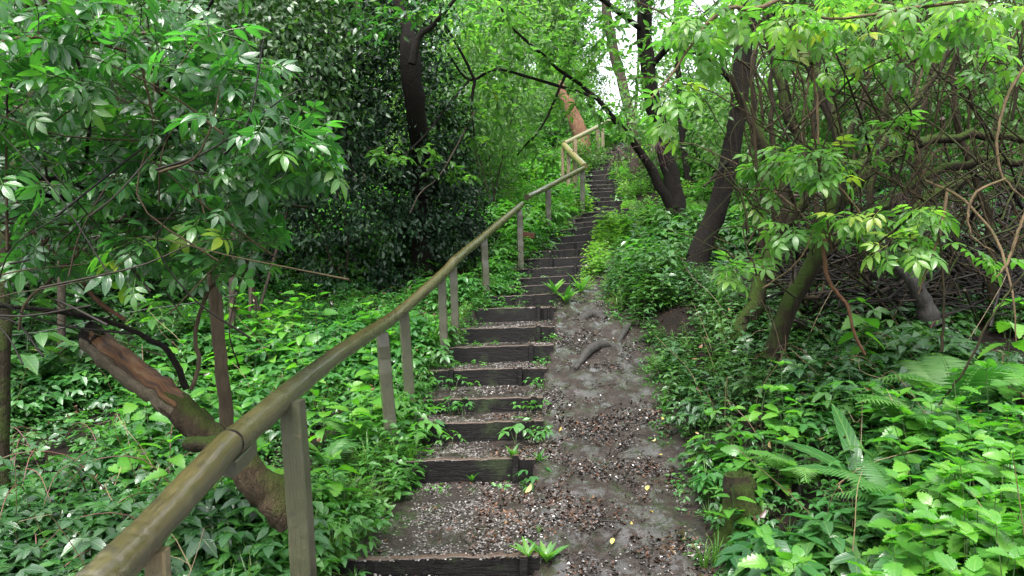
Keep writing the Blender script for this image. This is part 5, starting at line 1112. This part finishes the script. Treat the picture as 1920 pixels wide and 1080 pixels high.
# docks and grass
DOCK = leaf_t(.26, (.2, .45, .75), (.6, 1., .7), .3, .35); dock_me = t_mesh('dock_leaf', DOCK, M['dock'])
def dock(g, lab, n, L):
    t = thing('dock_plant', lab, 'plant', g); a = 0
    for k in range(n):
        a += 2.4; el = rng.uniform(1.0, 3.2); d = np.array([math.cos(a), math.sin(a), el]); S_, T_, N_ = basis(d[None], np.array([[-math.cos(a), -math.sin(a), 1.]]) + rng.normal(size=(1, 3)) * .15); place('leaf', dock_me, t, g, S_[0], T_[0], N_[0], L * rng.uniform(.7, 1.15))
dock(ground_hit(1062, 568, 7, 11), 'bright dock plant at the end of the ninth step', 15, .23); dock(ground_hit(1040, 565, 7, 11), 'pale green dock beside the brighter dock on the steps', 9, .24)
dock(ground_hit(1090, 548, 7, 12), 'dock with tall leaves right of the tenth step', 9, .26); dock(ground_hit(1172, 432, 9, 16), 'yellow green dock at the right end of the upper steps', 9, .28)
dock(ground_hit(1025, 1058), 'fresh dock growing at the right end of the lowest step', 11, .15); dock(ground_hit(990, 1075), 'small weed before the lowest step', 6, .11); dock(ground_hit(960, 895), 'small plant in front of the second step peg', 8, .1); dock(ground_hit(885, 905), 'tiny leafy weed below the second step', 7, .09); dock(ground_hit(1010, 868), 'small bright plant at the right end of the second step', 8, .1)
gr_me = [t_mesh('grass_tuft', g_, M['grass'], .55) for g_ in GRASS]
for k, (px, py, s, lab) in enumerate(((640, 1078, .24, 'arching grass tuft at the left end of the lowest step'), (700, 960, .26, 'long grass tuft left of the gravel below the second step'), (740, 905, .24, 'grass tuft at the left end of the second step'), (770, 870, .2, 'fine grass overhanging the second step'), (590, 1060, .28, 'grass at the foot of the nearest post'), (680, 1010, .2, 'short grass beside the gravel near the bottom'), (970, 905, .09, 'little grass tuft in front of the second step peg'), (1660, 900, .3, 'grass tuft among the ferns'), (1850, 1000, .34, 'grass blades among the corner nettles'), (1320, 1065, .2, 'grass tuft at the path edge at the bottom'), (420, 905, .3, 'long grass blades under the log'), (1010, 1000, .07, 'tiny grass sprout on the gravel'))):
    o = bpy.data.objects.new('grass_tuft', gr_me[k % 2]); COL.objects.link(o); o.location = ground_hit(px, py); o.scale = (s,) * 3; o.rotation_euler = (0, 0, rng.uniform(0, 6.28)); tag(o, lab, 'grass tuft', 'grass tufts beside the steps')
# ------------------------------------------------------------------ damp air
def haze():
    m, nt, out = new_mat('damp_air'); v = nd(nt, 'VolumePrincipled', {'Color': (.93, .97, .95, 1), 'Density': .0016, 'Anisotropy': .3}); nt.links.new(v.outputs[0], out.inputs['Volume'])
    x, y0, y1, z0, z1 = 90, -40, 100, -4, 32
    mb = MB(); mb.add([(-x, y0, z0), (x, y0, z0), (x, y1, z0), (-x, y1, z0), (-x, y0, z1), (x, y0, z1), (x, y1, z1), (-x, y1, z1)], np.array([(0, 3, 2, 1), (4, 5, 6, 7), (0, 1, 5, 4), (1, 2, 6, 5), (2, 3, 7, 6), (3, 0, 4, 7)]))
    tag(mb.build('haze', m, smooth=False), 'thin damp air paling the far end of the steps', 'haze', None, 'stuff')
if HAZE: haze()
